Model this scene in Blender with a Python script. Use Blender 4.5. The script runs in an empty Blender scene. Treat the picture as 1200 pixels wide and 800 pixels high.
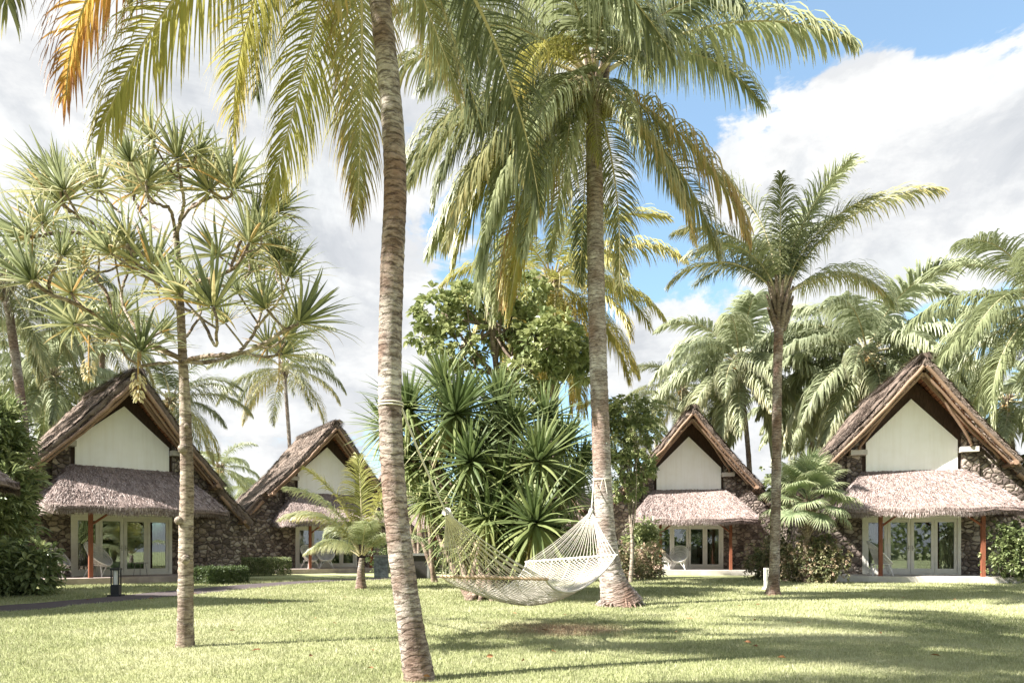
import bpy, math, random
import numpy as np
from mathutils import Vector
R = math.radians
rng = np.random.default_rng(7)
random.seed(7)
scn = bpy.context.scene
COL = scn.collection
CAMH = 1.12

# ------------------------------------------------------------------ helpers
def at(px, py, d):
    """world point seen at photo pixel (px, py) at distance d in front of the camera"""
    return np.array([(px-600)/800*d, d, CAMH+(645-py)/800*d])
def ground(px, py):
    d = CAMH*800/(py-645); return np.array([(px-600)/800*d, d, 0.0])
def nrm(v):
    v = np.asarray(v, float); return v/np.maximum(np.linalg.norm(v, axis=-1, keepdims=True), 1e-9)

class MB:
    def __init__(s): s.V = []; s.F = []; s.M = []; s.A = []; s.n = 0
    def add(s, V, F, mat=0, a=0.0):
        V = np.asarray(V, float).reshape(-1, 3)
        if isinstance(F, np.ndarray): Fs = [F]
        else:
            by = {}
            for f in F: by.setdefault(len(f), []).append(f)
            Fs = [np.array(x) for x in by.values()]
        for f in Fs:
            s.F.append(f+s.n); s.M.append(np.full(len(f), mat, np.int32))
        s.V.append(V); s.A.append(np.broadcast_to(np.asarray(a, float), (len(V),)).copy()); s.n += len(V)
    def box(s, c0, c1, mat=0, rot=None, org=None):
        x0, y0, z0 = c0; x1, y1, z1 = c1
        V = np.array([(x0,y0,z0),(x1,y0,z0),(x1,y1,z0),(x0,y1,z0),(x0,y0,z1),(x1,y0,z1),(x1,y1,z1),(x0,y1,z1)], float)
        s.add(V, np.array([(0,3,2,1),(4,5,6,7),(0,1,5,4),(1,2,6,5),(2,3,7,6),(3,0,4,7)]), mat)
    def prism(s, poly, y0, y1, mat=0):
        """polygon in (x, z) extruded from y0 to y1 (y0 < y1); polygon counter-clockwise seen from -y"""
        n = len(poly)
        V = [(x, y0, z) for x, z in poly]+[(x, y1, z) for x, z in poly]
        F = [list(range(n)), list(range(2*n-1, n-1, -1))]+[[i, i+n, (i+1) % n+n, (i+1) % n] for i in range(n)]
        s.add(V, F, mat)
    def tube(s, P, r, n=6, mat=0, a=0.0, cap=True, wob=0.0):
        P = np.asarray(P, float); m = len(P)
        r = np.broadcast_to(np.asarray(r, float), (m,))
        T = nrm(np.gradient(P, axis=0))
        ref = np.array([0, 0, 1.0]) if abs(T[0][2]) < .9 else np.array([0, 1.0, 0])
        N = nrm(np.cross(T, ref)+1e-6)
        for i in range(1, m):
            v = N[i-1]-T[i]*np.dot(N[i-1], T[i]); N[i] = v/max(np.linalg.norm(v), 1e-9)
        B = np.cross(T, N)
        th = np.arange(n)/n*2*np.pi
        rr = r[:, None]*np.ones((1, n))
        if wob: rr = rr*(1+wob*rng.standard_normal((m, n)))
        V = P[:, None, :]+rr[..., None]*(np.cos(th)[None, :, None]*N[:, None, :]+np.sin(th)[None, :, None]*B[:, None, :])
        i = np.arange(m-1)[:, None]*n; j = np.arange(n)[None, :]; k = (j+1) % n
        F = np.stack([i+j, i+k, i+n+k, i+n+j], -1).reshape(-1, 4)
        av = np.repeat(np.broadcast_to(np.asarray(a, float), (m,)), n)
        s.add(V, F, mat, av)
        if cap:
            s.add(V[0], [list(range(n))[::-1]], mat, av[0]); s.add(V[-1], [list(range(n))], mat, av[-1])
    def grid(s, G, mat=0, a=0.0, flip=False):
        G = np.asarray(G, float); h, w = G.shape[:2]
        i = np.arange(h-1)[:, None]*w; j = np.arange(w-1)[None, :]
        F = np.stack([i+j, i+j+1, i+w+j+1, i+w+j], -1).reshape(-1, 4)
        if flip: F = F[:, ::-1]
        aa = np.asarray(a, float)
        s.add(G.reshape(-1, 3), F, mat, aa.reshape(-1) if aa.ndim else a)
    def ball(s, c, r, mat=0, nu=8, nv=6, sc=(1, 1, 1), a=0.0):
        u = np.linspace(0, 2*np.pi, nu+1); v = np.linspace(0.02, np.pi-.02, nv+1)
        G = np.stack([np.outer(np.sin(v), np.cos(u))*sc[0], np.outer(np.sin(v), np.sin(u))*sc[1], np.outer(np.cos(v), np.ones_like(u))*sc[2]], -1)*r+np.asarray(c)
        s.grid(G, mat, a)
    def strands(s, P, D, W, bend=None, mat=0, a=0.0):
        """thin tapered two-segment blades: roots P, full-length vectors D, half-width vectors W"""
        N = len(P); b = np.zeros_like(P) if bend is None else bend
        m = P+D*.55-b*.25; t = P+D+b
        V = np.stack([P-W, P+W, m+W*.8, m-W*.8, t], 1).reshape(-1, 3)
        o = np.arange(N)[:, None]*5
        aa = np.asarray(a, float)
        if aa.ndim: aa = np.repeat(aa, 5)
        s.add(V, (o+np.array([[0, 1, 2, 3]])), mat, aa)
        s.F.append(s.n-5*N+o+np.array([[3, 2, 4]])); s.M.append(np.full(N, mat, np.int32))
    def leaves(s, P, D, L, Wd, droop=.15, mat=0, a=0.0, fold=.25):
        """broad folded leaves: root P, unit direction D, length L, width Wd"""
        N = len(P); L = np.broadcast_to(L, (N,))[:, None]; Wd = np.broadcast_to(Wd, (N,))[:, None]
        up = np.tile([0, 0, 1.0], (N, 1))+rng.normal(0, .35, (N, 3))
        S = nrm(np.cross(D, up)); U = nrm(np.cross(S, D))
        q1 = P+D*L*.35; q2 = P+D*L*.72-np.array([0, 0, 1])*L*droop*.4; t = P+D*L-np.array([0, 0, 1])*L*droop
        V = np.stack([P, q1+S*Wd*.42+U*Wd*fold, q2+S*Wd*.5+U*Wd*fold, t, q2-S*Wd*.5+U*Wd*fold, q1-S*Wd*.42+U*Wd*fold, q1, q2], 1).reshape(-1, 3)
        o = np.arange(N)[:, None]*8
        aa = np.asarray(a, float)
        if aa.ndim: aa = np.repeat(aa, 8)
        s.add(V, o+np.array([[6, 1, 2, 7]]), mat, aa); base = s.n-8*N
        s.F.append(base+o+np.array([[6, 7, 4, 5]])); s.M.append(np.full(N, mat, np.int32))
        for tri in ((0, 1, 6), (0, 6, 5), (7, 2, 3), (7, 3, 4)):
            s.F.append(base+o+np.array([tri])); s.M.append(np.full(N, mat, np.int32))
    def mesh(s, name, mats, smooth=False):
        me = bpy.data.meshes.new(name)
        V = np.concatenate(s.V)
        me.vertices.add(len(V)); me.vertices.foreach_set('co', V.astype(np.float32).ravel())
        tot = np.concatenate([np.full(len(f), f.shape[1], np.int32) for f in s.F])
        loops = np.concatenate([f.ravel() for f in s.F]).astype(np.int32)
        me.loops.add(len(loops)); me.loops.foreach_set('vertex_index', loops)
        me.polygons.add(len(tot)); st = np.concatenate([[0], np.cumsum(tot)[:-1]]).astype(np.int32)
        me.polygons.foreach_set('loop_start', st); me.polygons.foreach_set('loop_total', tot)
        me.polygons.foreach_set('material_index', np.concatenate(s.M))
        me.polygons.foreach_set('use_smooth', np.full(len(tot), smooth))
        at_ = me.attributes.new('tone', 'FLOAT', 'POINT'); at_.data.foreach_set('value', np.concatenate(s.A).astype(np.float32))
        for m in (mats if isinstance(mats, (list, tuple)) else [mats]): me.materials.append(m)
        me.update(calc_edges=True); me.validate()
        return me
    def build(s, name, mats, parent=None, smooth=False, loc=None, rz=0):
        return link(name, s.mesh(name, mats, smooth), parent, loc, rz)

def link(name, me, parent=None, loc=None, rz=0, sc=1):
    o = bpy.data.objects.new(name, me); COL.objects.link(o)
    if parent: o.parent = parent
    if loc is not None: o.location = tuple(loc)
    o.rotation_euler.z = rz; o.scale = (sc, sc, sc)
    return o
def tag(o, label=None, cat=None, group=None, kind=None):
    if label: o['label'] = label
    if cat: o['category'] = cat
    if group: o['group'] = group
    if kind: o['kind'] = kind
    return o
def empty(name, loc=(0, 0, 0), rz=0, label=None, cat=None, group=None):
    o = bpy.data.objects.new(name, None); COL.objects.link(o)
    o.location = tuple(loc); o.rotation_euler.z = rz; o.empty_display_size = .2
    return tag(o, label, cat, group)
def copy_tree(o, parent=None):
    c = o.copy(); COL.objects.link(c); c.parent = parent
    for ch in [x for x in bpy.data.objects if x.parent == o]: copy_tree(ch, c)
    return c
def spline(P, n):
    """Catmull-Rom through P, n samples"""
    P = np.asarray(P, float); Q = np.vstack([2*P[0]-P[1], P, 2*P[-1]-P[-2]])
    out = []
    for t in np.linspace(0, len(P)-1-1e-9, n):
        i = int(t); f = t-i; a, b, c, d = Q[i:i+4]
        out.append(.5*((2*b)+(-a+c)*f+(2*a-5*b+4*c-d)*f*f+(-a+3*b-3*c+d)*f**3))
    return np.array(out)

# ------------------------------------------------------------------ materials
def mat(name):
    m = bpy.data.materials.new(name); m.use_nodes = True
    nt = m.node_tree; nt.nodes.clear()
    out = nt.nodes.new('ShaderNodeOutputMaterial')
    return m, nt, out
def N(nt, t, **kw):
    n = nt.nodes.new(t)
    for k, v in kw.items():
        if k.startswith('i_'):
            key = k[2:].replace('_', ' ')
            n.inputs[key].default_value = v
        else: setattr(n, k, v)
    return n
def ramp(nt, stops, src=None):
    n = nt.nodes.new('ShaderNodeValToRGB'); e = n.color_ramp.elements
    while len(e) > 1: e.remove(e[0])
    e[0].position = stops[0][0]; e[0].color = (*stops[0][1], 1)
    for p, c in stops[1:]:
        x = e.new(p); x.color = (*c, 1)
    if src: nt.links.new(src, n.inputs[0])
    return n
def noise(nt, scale, detail=4, rough=.6, vec=None, dist=0):
    n = N(nt, 'ShaderNodeTexNoise'); n.inputs['Scale'].default_value = scale; n.inputs['Detail'].default_value = detail
    n.inputs['Roughness'].default_value = rough; n.inputs['Distortion'].default_value = dist
    if vec: nt.links.new(vec, n.inputs['Vector'])
    return n
def mixc(nt, fac, a, b, bt='MIX'):
    n = nt.nodes.new('ShaderNodeMix'); n.data_type = 'RGBA'; n.blend_type = bt
    for sock, v in ((n.inputs[0], fac), (n.inputs[6], a), (n.inputs[7], b)):
        if hasattr(v, 'links') or hasattr(v, 'is_output'): nt.links.new(v, sock)
        elif isinstance(v, (int, float)): sock.default_value = v
        else: sock.default_value = (*v, 1)
    return n.outputs[2]
def objvec(nt, scale=(1, 1, 1)):
    tc = nt.nodes.new('ShaderNodeTexCoord'); mp = nt.nodes.new('ShaderNodeMapping'); mp.inputs['Scale'].default_value = scale
    nt.links.new(tc.outputs['Object'], mp.inputs[0]); return mp.outputs[0]
def bump(nt, h, strength=.5, dist=.02):
    b = N(nt, 'ShaderNodeBump'); b.inputs['Strength'].default_value = strength; b.inputs['Distance'].default_value = dist
    nt.links.new(h, b.inputs['Height']); return b.outputs[0]
def pbsdf(nt, out, col, rough=.7, spec=.3, nor=None, transl=0, tcol=None):
    p = N(nt, 'ShaderNodeBsdfPrincipled')
    if hasattr(col, 'is_output'): nt.links.new(col, p.inputs['Base Color'])
    else: p.inputs['Base Color'].default_value = (*col, 1)
    p.inputs['Roughness'].default_value = rough; p.inputs['Specular IOR Level'].default_value = spec
    if nor: nt.links.new(nor, p.inputs['Normal'])
    last = p.outputs[0]
    if transl:
        t = N(nt, 'ShaderNodeBsdfTranslucent'); mx = N(nt, 'ShaderNodeMixShader'); mx.inputs[0].default_value = transl
        if hasattr(tcol or col, 'is_output'): nt.links.new(tcol or col, t.inputs[0])
        else: t.inputs[0].default_value = (*(tcol or col), 1)
        nt.links.new(last, mx.inputs[1]); nt.links.new(t.outputs[0], mx.inputs[2]); last = mx.outputs[0]
    nt.links.new(last, out.inputs[0]); return p

def leafmat(name, stops, rough=.45, spec=.35, transl=.3, var=.35, nscale=1.5):
    """colour runs over the 'tone' attribute (leaf age and tip colour); object and clump variation on top"""
    m, nt, out = mat(name)
    a = N(nt, 'ShaderNodeAttribute', attribute_name='tone')
    nz = noise(nt, nscale, 3, .6, objvec(nt))
    oi = N(nt, 'ShaderNodeObjectInfo')
    ad = N(nt, 'ShaderNodeMath', operation='MULTIPLY_ADD'); nt.links.new(nz.outputs['Fac'], ad.inputs[0]); ad.inputs[1].default_value = var
    nt.links.new(a.outputs['Fac'], ad.inputs[2])
    ad2 = N(nt, 'ShaderNodeMath', operation='MULTIPLY_ADD'); nt.links.new(oi.outputs['Random'], ad2.inputs[0]); ad2.inputs[1].default_value = .12
    nt.links.new(ad.outputs[0], ad2.inputs[2])
    sb = N(nt, 'ShaderNodeMath', operation='SUBTRACT'); nt.links.new(ad2.outputs[0], sb.inputs[0]); sb.inputs[1].default_value = var*.5
    c = ramp(nt, stops, sb.outputs[0])
    pbsdf(nt, out, c.outputs[0], rough, spec, None, transl)
    return m
M = {}
M['frond'] = leafmat('frond_green', [(0, (.10, .125, .065)), (.25, (.20, .22, .11)), (.5, (.38, .36, .17)), (.75, (.46, .33, .11)), (1, (.30, .18, .09))], .40, .5, .36)
M['frondpale'] = leafmat('frond_pale', [(0, (.22, .25, .13)), (.35, (.35, .38, .21)), (.6, (.49, .48, .28)), (.85, (.52, .42, .22)), (1, (.36, .25, .14))], .40, .5, .36)
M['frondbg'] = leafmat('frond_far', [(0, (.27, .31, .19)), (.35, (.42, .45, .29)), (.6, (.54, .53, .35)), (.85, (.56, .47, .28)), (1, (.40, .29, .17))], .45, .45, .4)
M['frondyel'] = leafmat('frond_yellowing', [(0, (.27, .28, .08)), (.3, (.40, .37, .11)), (.6, (.54, .41, .12)), (.85, (.54, .29, .09)), (1, (.34, .17, .08))], .40, .5, .36)
M['rachis'] = leafmat('frond_stalk', [(0, (.45, .42, .24)), (1, (.55, .46, .30))], .5, .3, .1)
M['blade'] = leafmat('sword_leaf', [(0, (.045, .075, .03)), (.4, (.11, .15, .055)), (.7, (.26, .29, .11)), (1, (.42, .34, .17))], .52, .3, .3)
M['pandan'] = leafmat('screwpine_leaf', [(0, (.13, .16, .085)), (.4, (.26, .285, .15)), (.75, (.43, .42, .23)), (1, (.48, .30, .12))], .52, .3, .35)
M['broad'] = leafmat('broad_leaf', [(0, (.085, .115, .045)), (.5, (.20, .245, .10)), (1, (.39, .42, .20))], .4, .45, .3)
M['hedge'] = leafmat('hedge_leaf', [(0, (.045, .075, .025)), (.5, (.12, .16, .06)), (1, (.32, .34, .16))], .5, .35, .25)
M['croton'] = leafmat('mixed_leaf', [(0, (.06, .05, .035)), (.35, (.10, .12, .05)), (.7, (.26, .25, .13)), (1, (.42, .30, .22))], .5, .35, .25)
M['fan'] = leafmat('fan_leaf', [(0, (.16, .21, .11)), (.4, (.27, .33, .18)), (1, (.50, .50, .30))], .45, .4, .3)
M['flower'] = leafmat('flower_spray', [(0, (.45, .28, .10)), (.5, (.55, .45, .25)), (1, (.66, .60, .42))], .6, .2, .2)

def trunkmat(name, base, dark, light, ring=9.0, warm=None, ringk=.4):
    m, nt, out = mat(name)
    a = N(nt, 'ShaderNodeAttribute', attribute_name='tone')
    v = objvec(nt, (1, 1, 1)); n1 = noise(nt, 3.0, 6, .65, v); n2 = noise(nt, 26, 5, .7, objvec(nt, (1, 1, 2.6)))
    n3 = noise(nt, 1.1, 3, .5, objvec(nt, (1, 1, .5)))
    # leaf-scar rings along the stem
    ma = N(nt, 'ShaderNodeMath', operation='MULTIPLY_ADD'); nt.links.new(n1.outputs['Fac'], ma.inputs[0]); ma.inputs[1].default_value = .30; nt.links.new(a.outputs['Fac'], ma.inputs[2])
    mu = N(nt, 'ShaderNodeMath', operation='MULTIPLY'); nt.links.new(ma.outputs[0], mu.inputs[0]); mu.inputs[1].default_value = ring
    fr = N(nt, 'ShaderNodeMath', operation='FRACT'); nt.links.new(mu.outputs[0], fr.inputs[0])
    rr = ramp(nt, [(0, (.15,)*3), (.12, (.45,)*3), (.2, (.9,)*3), (.85, (1,)*3), (1, (.15,)*3)], fr.outputs[0])
    c1 = mixc(nt, n2.outputs['Fac'], dark, base)
    r3 = ramp(nt, [(.42, (0,)*3), (.62, (1,)*3)], n1.outputs['Fac'])
    c2 = mixc(nt, r3.outputs[0], c1, light)
    if warm:
        r4 = ramp(nt, [(.45, (0,)*3), (.65, (1,)*3)], n3.outputs['Fac']); c2 = mixc(nt, r4.outputs[0], c2, warm)
    n5 = noise(nt, 9, 5, .75, objvec(nt, (1, 1, 4.5)), .6)
    r5 = ramp(nt, [(.42, (.22, .17, .14)), (.49, (.85,)*3), (.62, (1.25,)*3)], n5.outputs['Fac'])
    c2 = mixc(nt, .75, c2, r5.outputs[0], 'MULTIPLY')
    c3 = mixc(nt, ringk, c2, rr.outputs[0], 'MULTIPLY')
    ht = mixc(nt, .35, mixc(nt, .5, n2.outputs['Color'], n5.outputs['Color']), rr.outputs[0])
    pbsdf(nt, out, c3, .85, .2, bump(nt, ht, .9, .03)); return m
M['palmtrunk'] = trunkmat('palm_bark', (.30, .235, .195), (.105, .07, .055), (.50, .45, .40), 14, (.22, .125, .085), .38)
M['palmtrunk2'] = trunkmat('pale_palm_bark', (.42, .365, .33), (.16, .12, .10), (.58, .53, .49), 10, (.26, .175, .135), .32)
M['bark'] = trunkmat('grey_bark', (.28, .21, .16), (.13, .085, .065), (.38, .31, .24), 3)
M['pandbark'] = trunkmat('screwpine_bark', (.31, .25, .205), (.12, .08, .058), (.47, .41, .34), 7, (.24, .17, .12), .22)
M['slimbark'] = trunkmat('slim_bark', (.36, .31, .25), (.2, .15, .12), (.45, .4, .33), 5)

def stonemat():
    m, nt, out = mat('lava_stone')
    v = objvec(nt, (4.4, 4.4, 5.8)); nz = noise(nt, 1.2, 3, .5, v)
    vm = N(nt, 'ShaderNodeVectorMath', operation='MULTIPLY_ADD'); nt.links.new(nz.outputs['Color'], vm.inputs[0]); vm.inputs[1].default_value = (.35, .35, .35); nt.links.new(v, vm.inputs[2])
    ve = N(nt, 'ShaderNodeTexVoronoi', feature='DISTANCE_TO_EDGE'); ve.inputs['Scale'].default_value = 1; nt.links.new(vm.outputs[0], ve.inputs['Vector'])
    vc = N(nt, 'ShaderNodeTexVoronoi', feature='F1'); vc.inputs['Scale'].default_value = 1; nt.links.new(vm.outputs[0], vc.inputs['Vector'])
    sep = N(nt, 'ShaderNodeSeparateColor'); nt.links.new(vc.outputs['Color'], sep.inputs[0])
    stone = ramp(nt, [(0, (.10, .08, .07)), (.4, (.21, .165, .145)), (.7, (.32, .26, .22)), (1, (.45, .39, .34))], sep.outputs[0])
    fine = noise(nt, 14, 6, .7, objvec(nt))
    c = mixc(nt, .6, stone.outputs[0], ramp(nt, [(.3, (.45,)*3), (.7, (1.25,)*3)], fine.outputs['Fac']).outputs[0], 'MULTIPLY')
    edge = ramp(nt, [(0, (0,)*3), (.07, (1,)*3)], ve.outputs['Distance'])
    c = mixc(nt, edge.outputs[0], (.13, .10, .085), c)
    hr = ramp(nt, [(0, (0,)*3), (.12, (.7,)*3), (.4, (1,)*3)], ve.outputs['Distance'])
    h = mixc(nt, .18, hr.outputs[0], fine.outputs['Color'])
    pbsdf(nt, out, c, .85, .25, bump(nt, h, 1.0, .11)); return m
M['stone'] = stonemat()

def woodmat(name, a, b, grain=(8, 8, 1), rough=.7, bs=.4):
    m, nt, out = mat(name); n1 = noise(nt, 5, 6, .65, objvec(nt, grain)); n2 = noise(nt, 1.2, 3, .5, objvec(nt))
    c = ramp(nt, [(.3, a), (.7, b)], n1.outputs['Fac'])
    c = mixc(nt, .5, c.outputs[0], ramp(nt, [(.3, (.6,)*3), (.7, (1.2,)*3)], n2.outputs['Fac']).outputs[0], 'MULTIPLY')
    pbsdf(nt, out, c, rough, .25, bump(nt, n1.outputs['Fac'], bs, .015)); return m
M['post'] = woodmat('red_brown_post', (.16, .055, .03), (.28, .10, .055))
M['pole'] = woodmat('weathered_pole', (.17, .10, .065), (.38, .26, .18), (6, 6, 6))
M['darkwood'] = woodmat('dark_wood', (.035, .022, .016), (.09, .055, .04))
M['rope'] = woodmat('cotton_rope', (.52, .47, .40), (.74, .70, .62), (20, 20, 20), .9, .3)
M['bar'] = woodmat('spreader_wood', (.33, .23, .15), (.48, .36, .25))

def thatchmat(name, stops):
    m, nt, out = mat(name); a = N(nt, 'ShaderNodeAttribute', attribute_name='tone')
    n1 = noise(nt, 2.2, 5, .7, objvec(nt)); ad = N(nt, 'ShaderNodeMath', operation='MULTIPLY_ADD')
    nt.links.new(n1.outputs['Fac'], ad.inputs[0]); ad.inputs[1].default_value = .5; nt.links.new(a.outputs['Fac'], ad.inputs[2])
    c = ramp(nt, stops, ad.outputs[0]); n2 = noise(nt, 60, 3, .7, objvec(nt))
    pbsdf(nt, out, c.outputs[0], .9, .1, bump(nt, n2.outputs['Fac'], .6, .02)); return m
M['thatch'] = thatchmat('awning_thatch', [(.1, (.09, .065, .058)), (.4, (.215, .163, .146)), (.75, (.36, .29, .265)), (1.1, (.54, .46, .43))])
M['roofthatch'] = thatchmat('roof_thatch', [(.1, (.065, .047, .04)), (.45, (.145, .11, .09)), (.8, (.27, .215, .18)), (1.1, (.44, .38, .33))])

def shinglemat():
    m, nt, out = mat('wood_shingle'); v = objvec(nt, (1, 1, 1))
    sx = N(nt, 'ShaderNodeSeparateXYZ'); nt.links.new(v, sx.inputs[0])
    cb = N(nt, 'ShaderNodeCombineXYZ'); nt.links.new(sx.outputs['Y'], cb.inputs[0]); nt.links.new(sx.outputs['Z'], cb.inputs[1])
    b = N(nt, 'ShaderNodeTexBrick'); nt.links.new(cb.outputs[0], b.inputs['Vector'])
    b.inputs['Scale'].default_value = 1; b.inputs['Brick Width'].default_value = .16; b.inputs['Row Height'].default_value = .14; b.inputs['Mortar Size'].default_value = .012
    b.inputs['Color1'].default_value = (.52, .24, .13, 1); b.inputs['Color2'].default_value = (.30, .15, .09, 1); b.inputs['Mortar'].default_value = (.07, .04, .03, 1); b.inputs['Bias'].default_value = -.2
    n = noise(nt, 3, 4, .6, v)
    c = mixc(nt, .7, b.outputs['Color'], ramp(nt, [(.3, (.5,)*3), (.7, (1.3,)*3)], n.outputs['Fac']).outputs[0], 'MULTIPLY')
    pbsdf(nt, out, c, .75, .2, bump(nt, b.outputs['Fac'], -.6, .03)); return m
M['shingle'] = shinglemat()

def plain(name, c, rough=.6, spec=.3, ns=6, amt=.15, metal=0, bs=.1):
    m, nt, out = mat(name); n1 = noise(nt, ns, 5, .65, objvec(nt)); n2 = noise(nt, ns*.25, 3, .6, objvec(nt))
    r1 = ramp(nt, [(.3, (1-amt,)*3), (.7, (1+amt*.4,)*3)], n1.outputs['Fac']); r2 = ramp(nt, [(.3, (1-amt,)*3), (.7, (1,)*3)], n2.outputs['Fac'])
    cc = mixc(nt, 1, c, r1.outputs[0], 'MULTIPLY'); cc = mixc(nt, 1, cc, r2.outputs[0], 'MULTIPLY')
    p = pbsdf(nt, out, cc, rough, spec, bump(nt, n1.outputs['Fac'], bs, .01)); p.inputs['Metallic'].default_value = metal; return m
M['white'] = plain('white_render', (.89, .875, .84), .85, .15, 3, .07)
def wallmat():
    m, nt, out = mat('white_render'); a = noise(nt, 1, 5, .6, objvec(nt, (7, 7, .55))); c = noise(nt, 1.4, 4, .6, objvec(nt)); f = noise(nt, 25, 4, .6, objvec(nt))
    k = mixc(nt, 1, (.93, .915, .885), ramp(nt, [(.30, (.94, .93, .91)), (.55, (1,)*3)], a.outputs['Fac']).outputs[0], 'MULTIPLY')
    k = mixc(nt, 1, k, ramp(nt, [(.35, (.96, .955, .94)), (.6, (1,)*3)], c.outputs['Fac']).outputs[0], 'MULTIPLY')
    pbsdf(nt, out, k, .85, .15, bump(nt, f.outputs['Fac'], .25, .01)); return m
M['white'] = wallmat()
M['frame'] = plain('white_paint', (.80, .77, .70), .45, .4, 5, .08)
M['slab'] = plain('patio_slab', (.46, .38, .34), .8, .2, 3, .25)
M['slabpale'] = plain('pale_patio_slab', (.58, .54, .49), .8, .2, 3, .2)
M['asphalt'] = plain('path_asphalt', (.115, .095, .095), .9, .15, 20, .3, 0, .4)
M['curtain'] = plain('curtain_cloth', (.50, .42, .32), .9, .1, 8, .1)
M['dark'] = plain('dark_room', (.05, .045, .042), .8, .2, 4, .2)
M['black'] = plain('black_metal', (.022, .024, .028), .45, .4, 6, .15)
M['lampwhite'] = plain('frosted_lens', (.80, .80, .76), .3, .5, 4, .04)
M['chair'] = plain('white_cord', (.82, .79, .76), .6, .3, 30, .15)
M['chairdark'] = plain('grey_cord', (.30, .26, .25), .6, .3, 30, .15)
M['concrete'] = plain('grey_concrete', (.28, .28, .27), .85, .2, 4, .3)
M['greystone'] = plain('mottled_grey_stone', (.30, .34, .33), .8, .3, 9, .5)
M['nut'] = plain('coconut_husk', (.22, .19, .06), .5, .4, 5, .35)
M['nutbrown'] = plain('orange_husk', (.48, .27, .08), .5, .4, 5, .3)
M['brass'] = plain('handle_metal', (.35, .33, .30), .35, .5, 5, .05, .8)
def glassmat():
    m, nt, out = mat('window_glass')
    g = N(nt, 'ShaderNodeBsdfGlossy'); g.inputs['Roughness'].default_value = .015; g.inputs[0].default_value = (.9, .95, 1, 1)
    t = N(nt, 'ShaderNodeBsdfTransparent'); t.inputs[0].default_value = (.80, .84, .82, 1)
    f = N(nt, 'ShaderNodeFresnel'); f.inputs[0].default_value = 1.5
    ad = N(nt, 'ShaderNodeMath', operation='MULTIPLY_ADD'); nt.links.new(f.outputs[0], ad.inputs[0]); ad.inputs[1].default_value = 2.2; ad.inputs[2].default_value = .05
    mx = N(nt, 'ShaderNodeMixShader'); nt.links.new(ad.outputs[0], mx.inputs[0]); nt.links.new(t.outputs[0], mx.inputs[1]); nt.links.new(g.outputs[0], mx.inputs[2])
    nt.links.new(mx.outputs[0], out.inputs[0]); return m
M['glass'] = glassmat()

def lawnmat(blade=False):
    m, nt, out = mat('grass_blade' if blade else 'lawn_turf')
    tc = N(nt, 'ShaderNodeNewGeometry'); v = tc.outputs['Position']
    n1 = noise(nt, .35, 5, .6, v); n2 = noise(nt, 2.5, 5, .7, v); n3 = noise(nt, 38, 4, .75, v)
    base = ramp(nt, [(.3, (.21, .24, .10)), (.5, (.315, .34, .165)), (.68, (.45, .455, .275))], n1.outputs['Fac'])
    c = mixc(nt, .6, base.outputs[0], ramp(nt, [(.32, (.65,)*3), (.66, (1.22, 1.2, 1.2))], n2.outputs['Fac']).outputs[0], 'MULTIPLY')
    c = mixc(nt, .4 if blade else .8, c, ramp(nt, [(.35, (.6,)*3), (.62, (1.25,)*3)], n3.outputs['Fac']).outputs[0], 'MULTIPLY')
    # worn earth patch under the hammock
    vd = N(nt, 'ShaderNodeVectorMath', operation='SUBTRACT'); nt.links.new(v, vd.inputs[0]); vd.inputs[1].default_value = (0.75, 9.9, 0)
    vs = N(nt, 'ShaderNodeVectorMath', operation='MULTIPLY'); nt.links.new(vd.outputs[0], vs.inputs[0]); vs.inputs[1].default_value = (.75, .75, 0)
    ln = N(nt, 'ShaderNodeVectorMath', operation='LENGTH'); nt.links.new(vs.outputs[0], ln.inputs[0])
    nw = noise(nt, 2.2, 6, .7, v); sm = N(nt, 'ShaderNodeMath', operation='MULTIPLY_ADD'); nt.links.new(nw.outputs['Fac'], sm.inputs[0]); sm.inputs[1].default_value = 1.6; nt.links.new(ln.outputs['Value'], sm.inputs[2])
    pr = ramp(nt, [(.55, (.8,)*3), (.85, (0,)*3)], None)
    mm = N(nt, 'ShaderNodeMath', operation='MULTIPLY'); nt.links.new(sm.outputs[0], mm.inputs[0]); mm.inputs[1].default_value = .5; nt.links.new(mm.outputs[0], pr.inputs[0])
    c = mixc(nt, pr.outputs[0], c, (.30, .19, .13))
    if blade:
        a = N(nt, 'ShaderNodeAttribute', attribute_name='tone')
        c = mixc(nt, a.outputs['Fac'], c, (.60, .57, .38))
        pbsdf(nt, out, c, .6, .25, None, .3)
    else: pbsdf(nt, out, c, .9, .1, bump(nt, n3.outputs['Fac'], .8, .03))
    return m
M['lawn'] = lawnmat(); M['grass'] = lawnmat(True)
M['deadleaf'] = plain('dead_leaf', (.34, .17, .08), .7, .2, 30, .3)

# ------------------------------------------------------------------ camera, light, sky
cam = bpy.data.cameras.new('camera'); co = bpy.data.objects.new('camera', cam); COL.objects.link(co)
co.location = (0, 0, CAMH); co.rotation_euler = (R(90), 0, 0)
cam.lens = 24; cam.sensor_width = 36; cam.shift_y = 245/1200; cam.clip_end = 3000; cam.clip_start = .05
scn.camera = co
EL = R(43); AZ = math.atan2(.34, .94)
sd = Vector((math.cos(EL)*math.cos(AZ), math.cos(EL)*math.sin(AZ), -math.sin(EL)))
sun = bpy.data.lights.new('sun', 'SUN'); sun.energy = 4.8; sun.angle = R(.6); sun.color = (1, .955, .89)
so = bpy.data.objects.new('sun', sun); COL.objects.link(so); so.rotation_euler = sd.to_track_quat('-Z', 'Y').to_euler(); so.location = (-20, -8, 25)
w = bpy.data.worlds.new('World'); scn.world = w; w.use_nodes = True; nt = w.node_tree; nt.nodes.clear()
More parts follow.
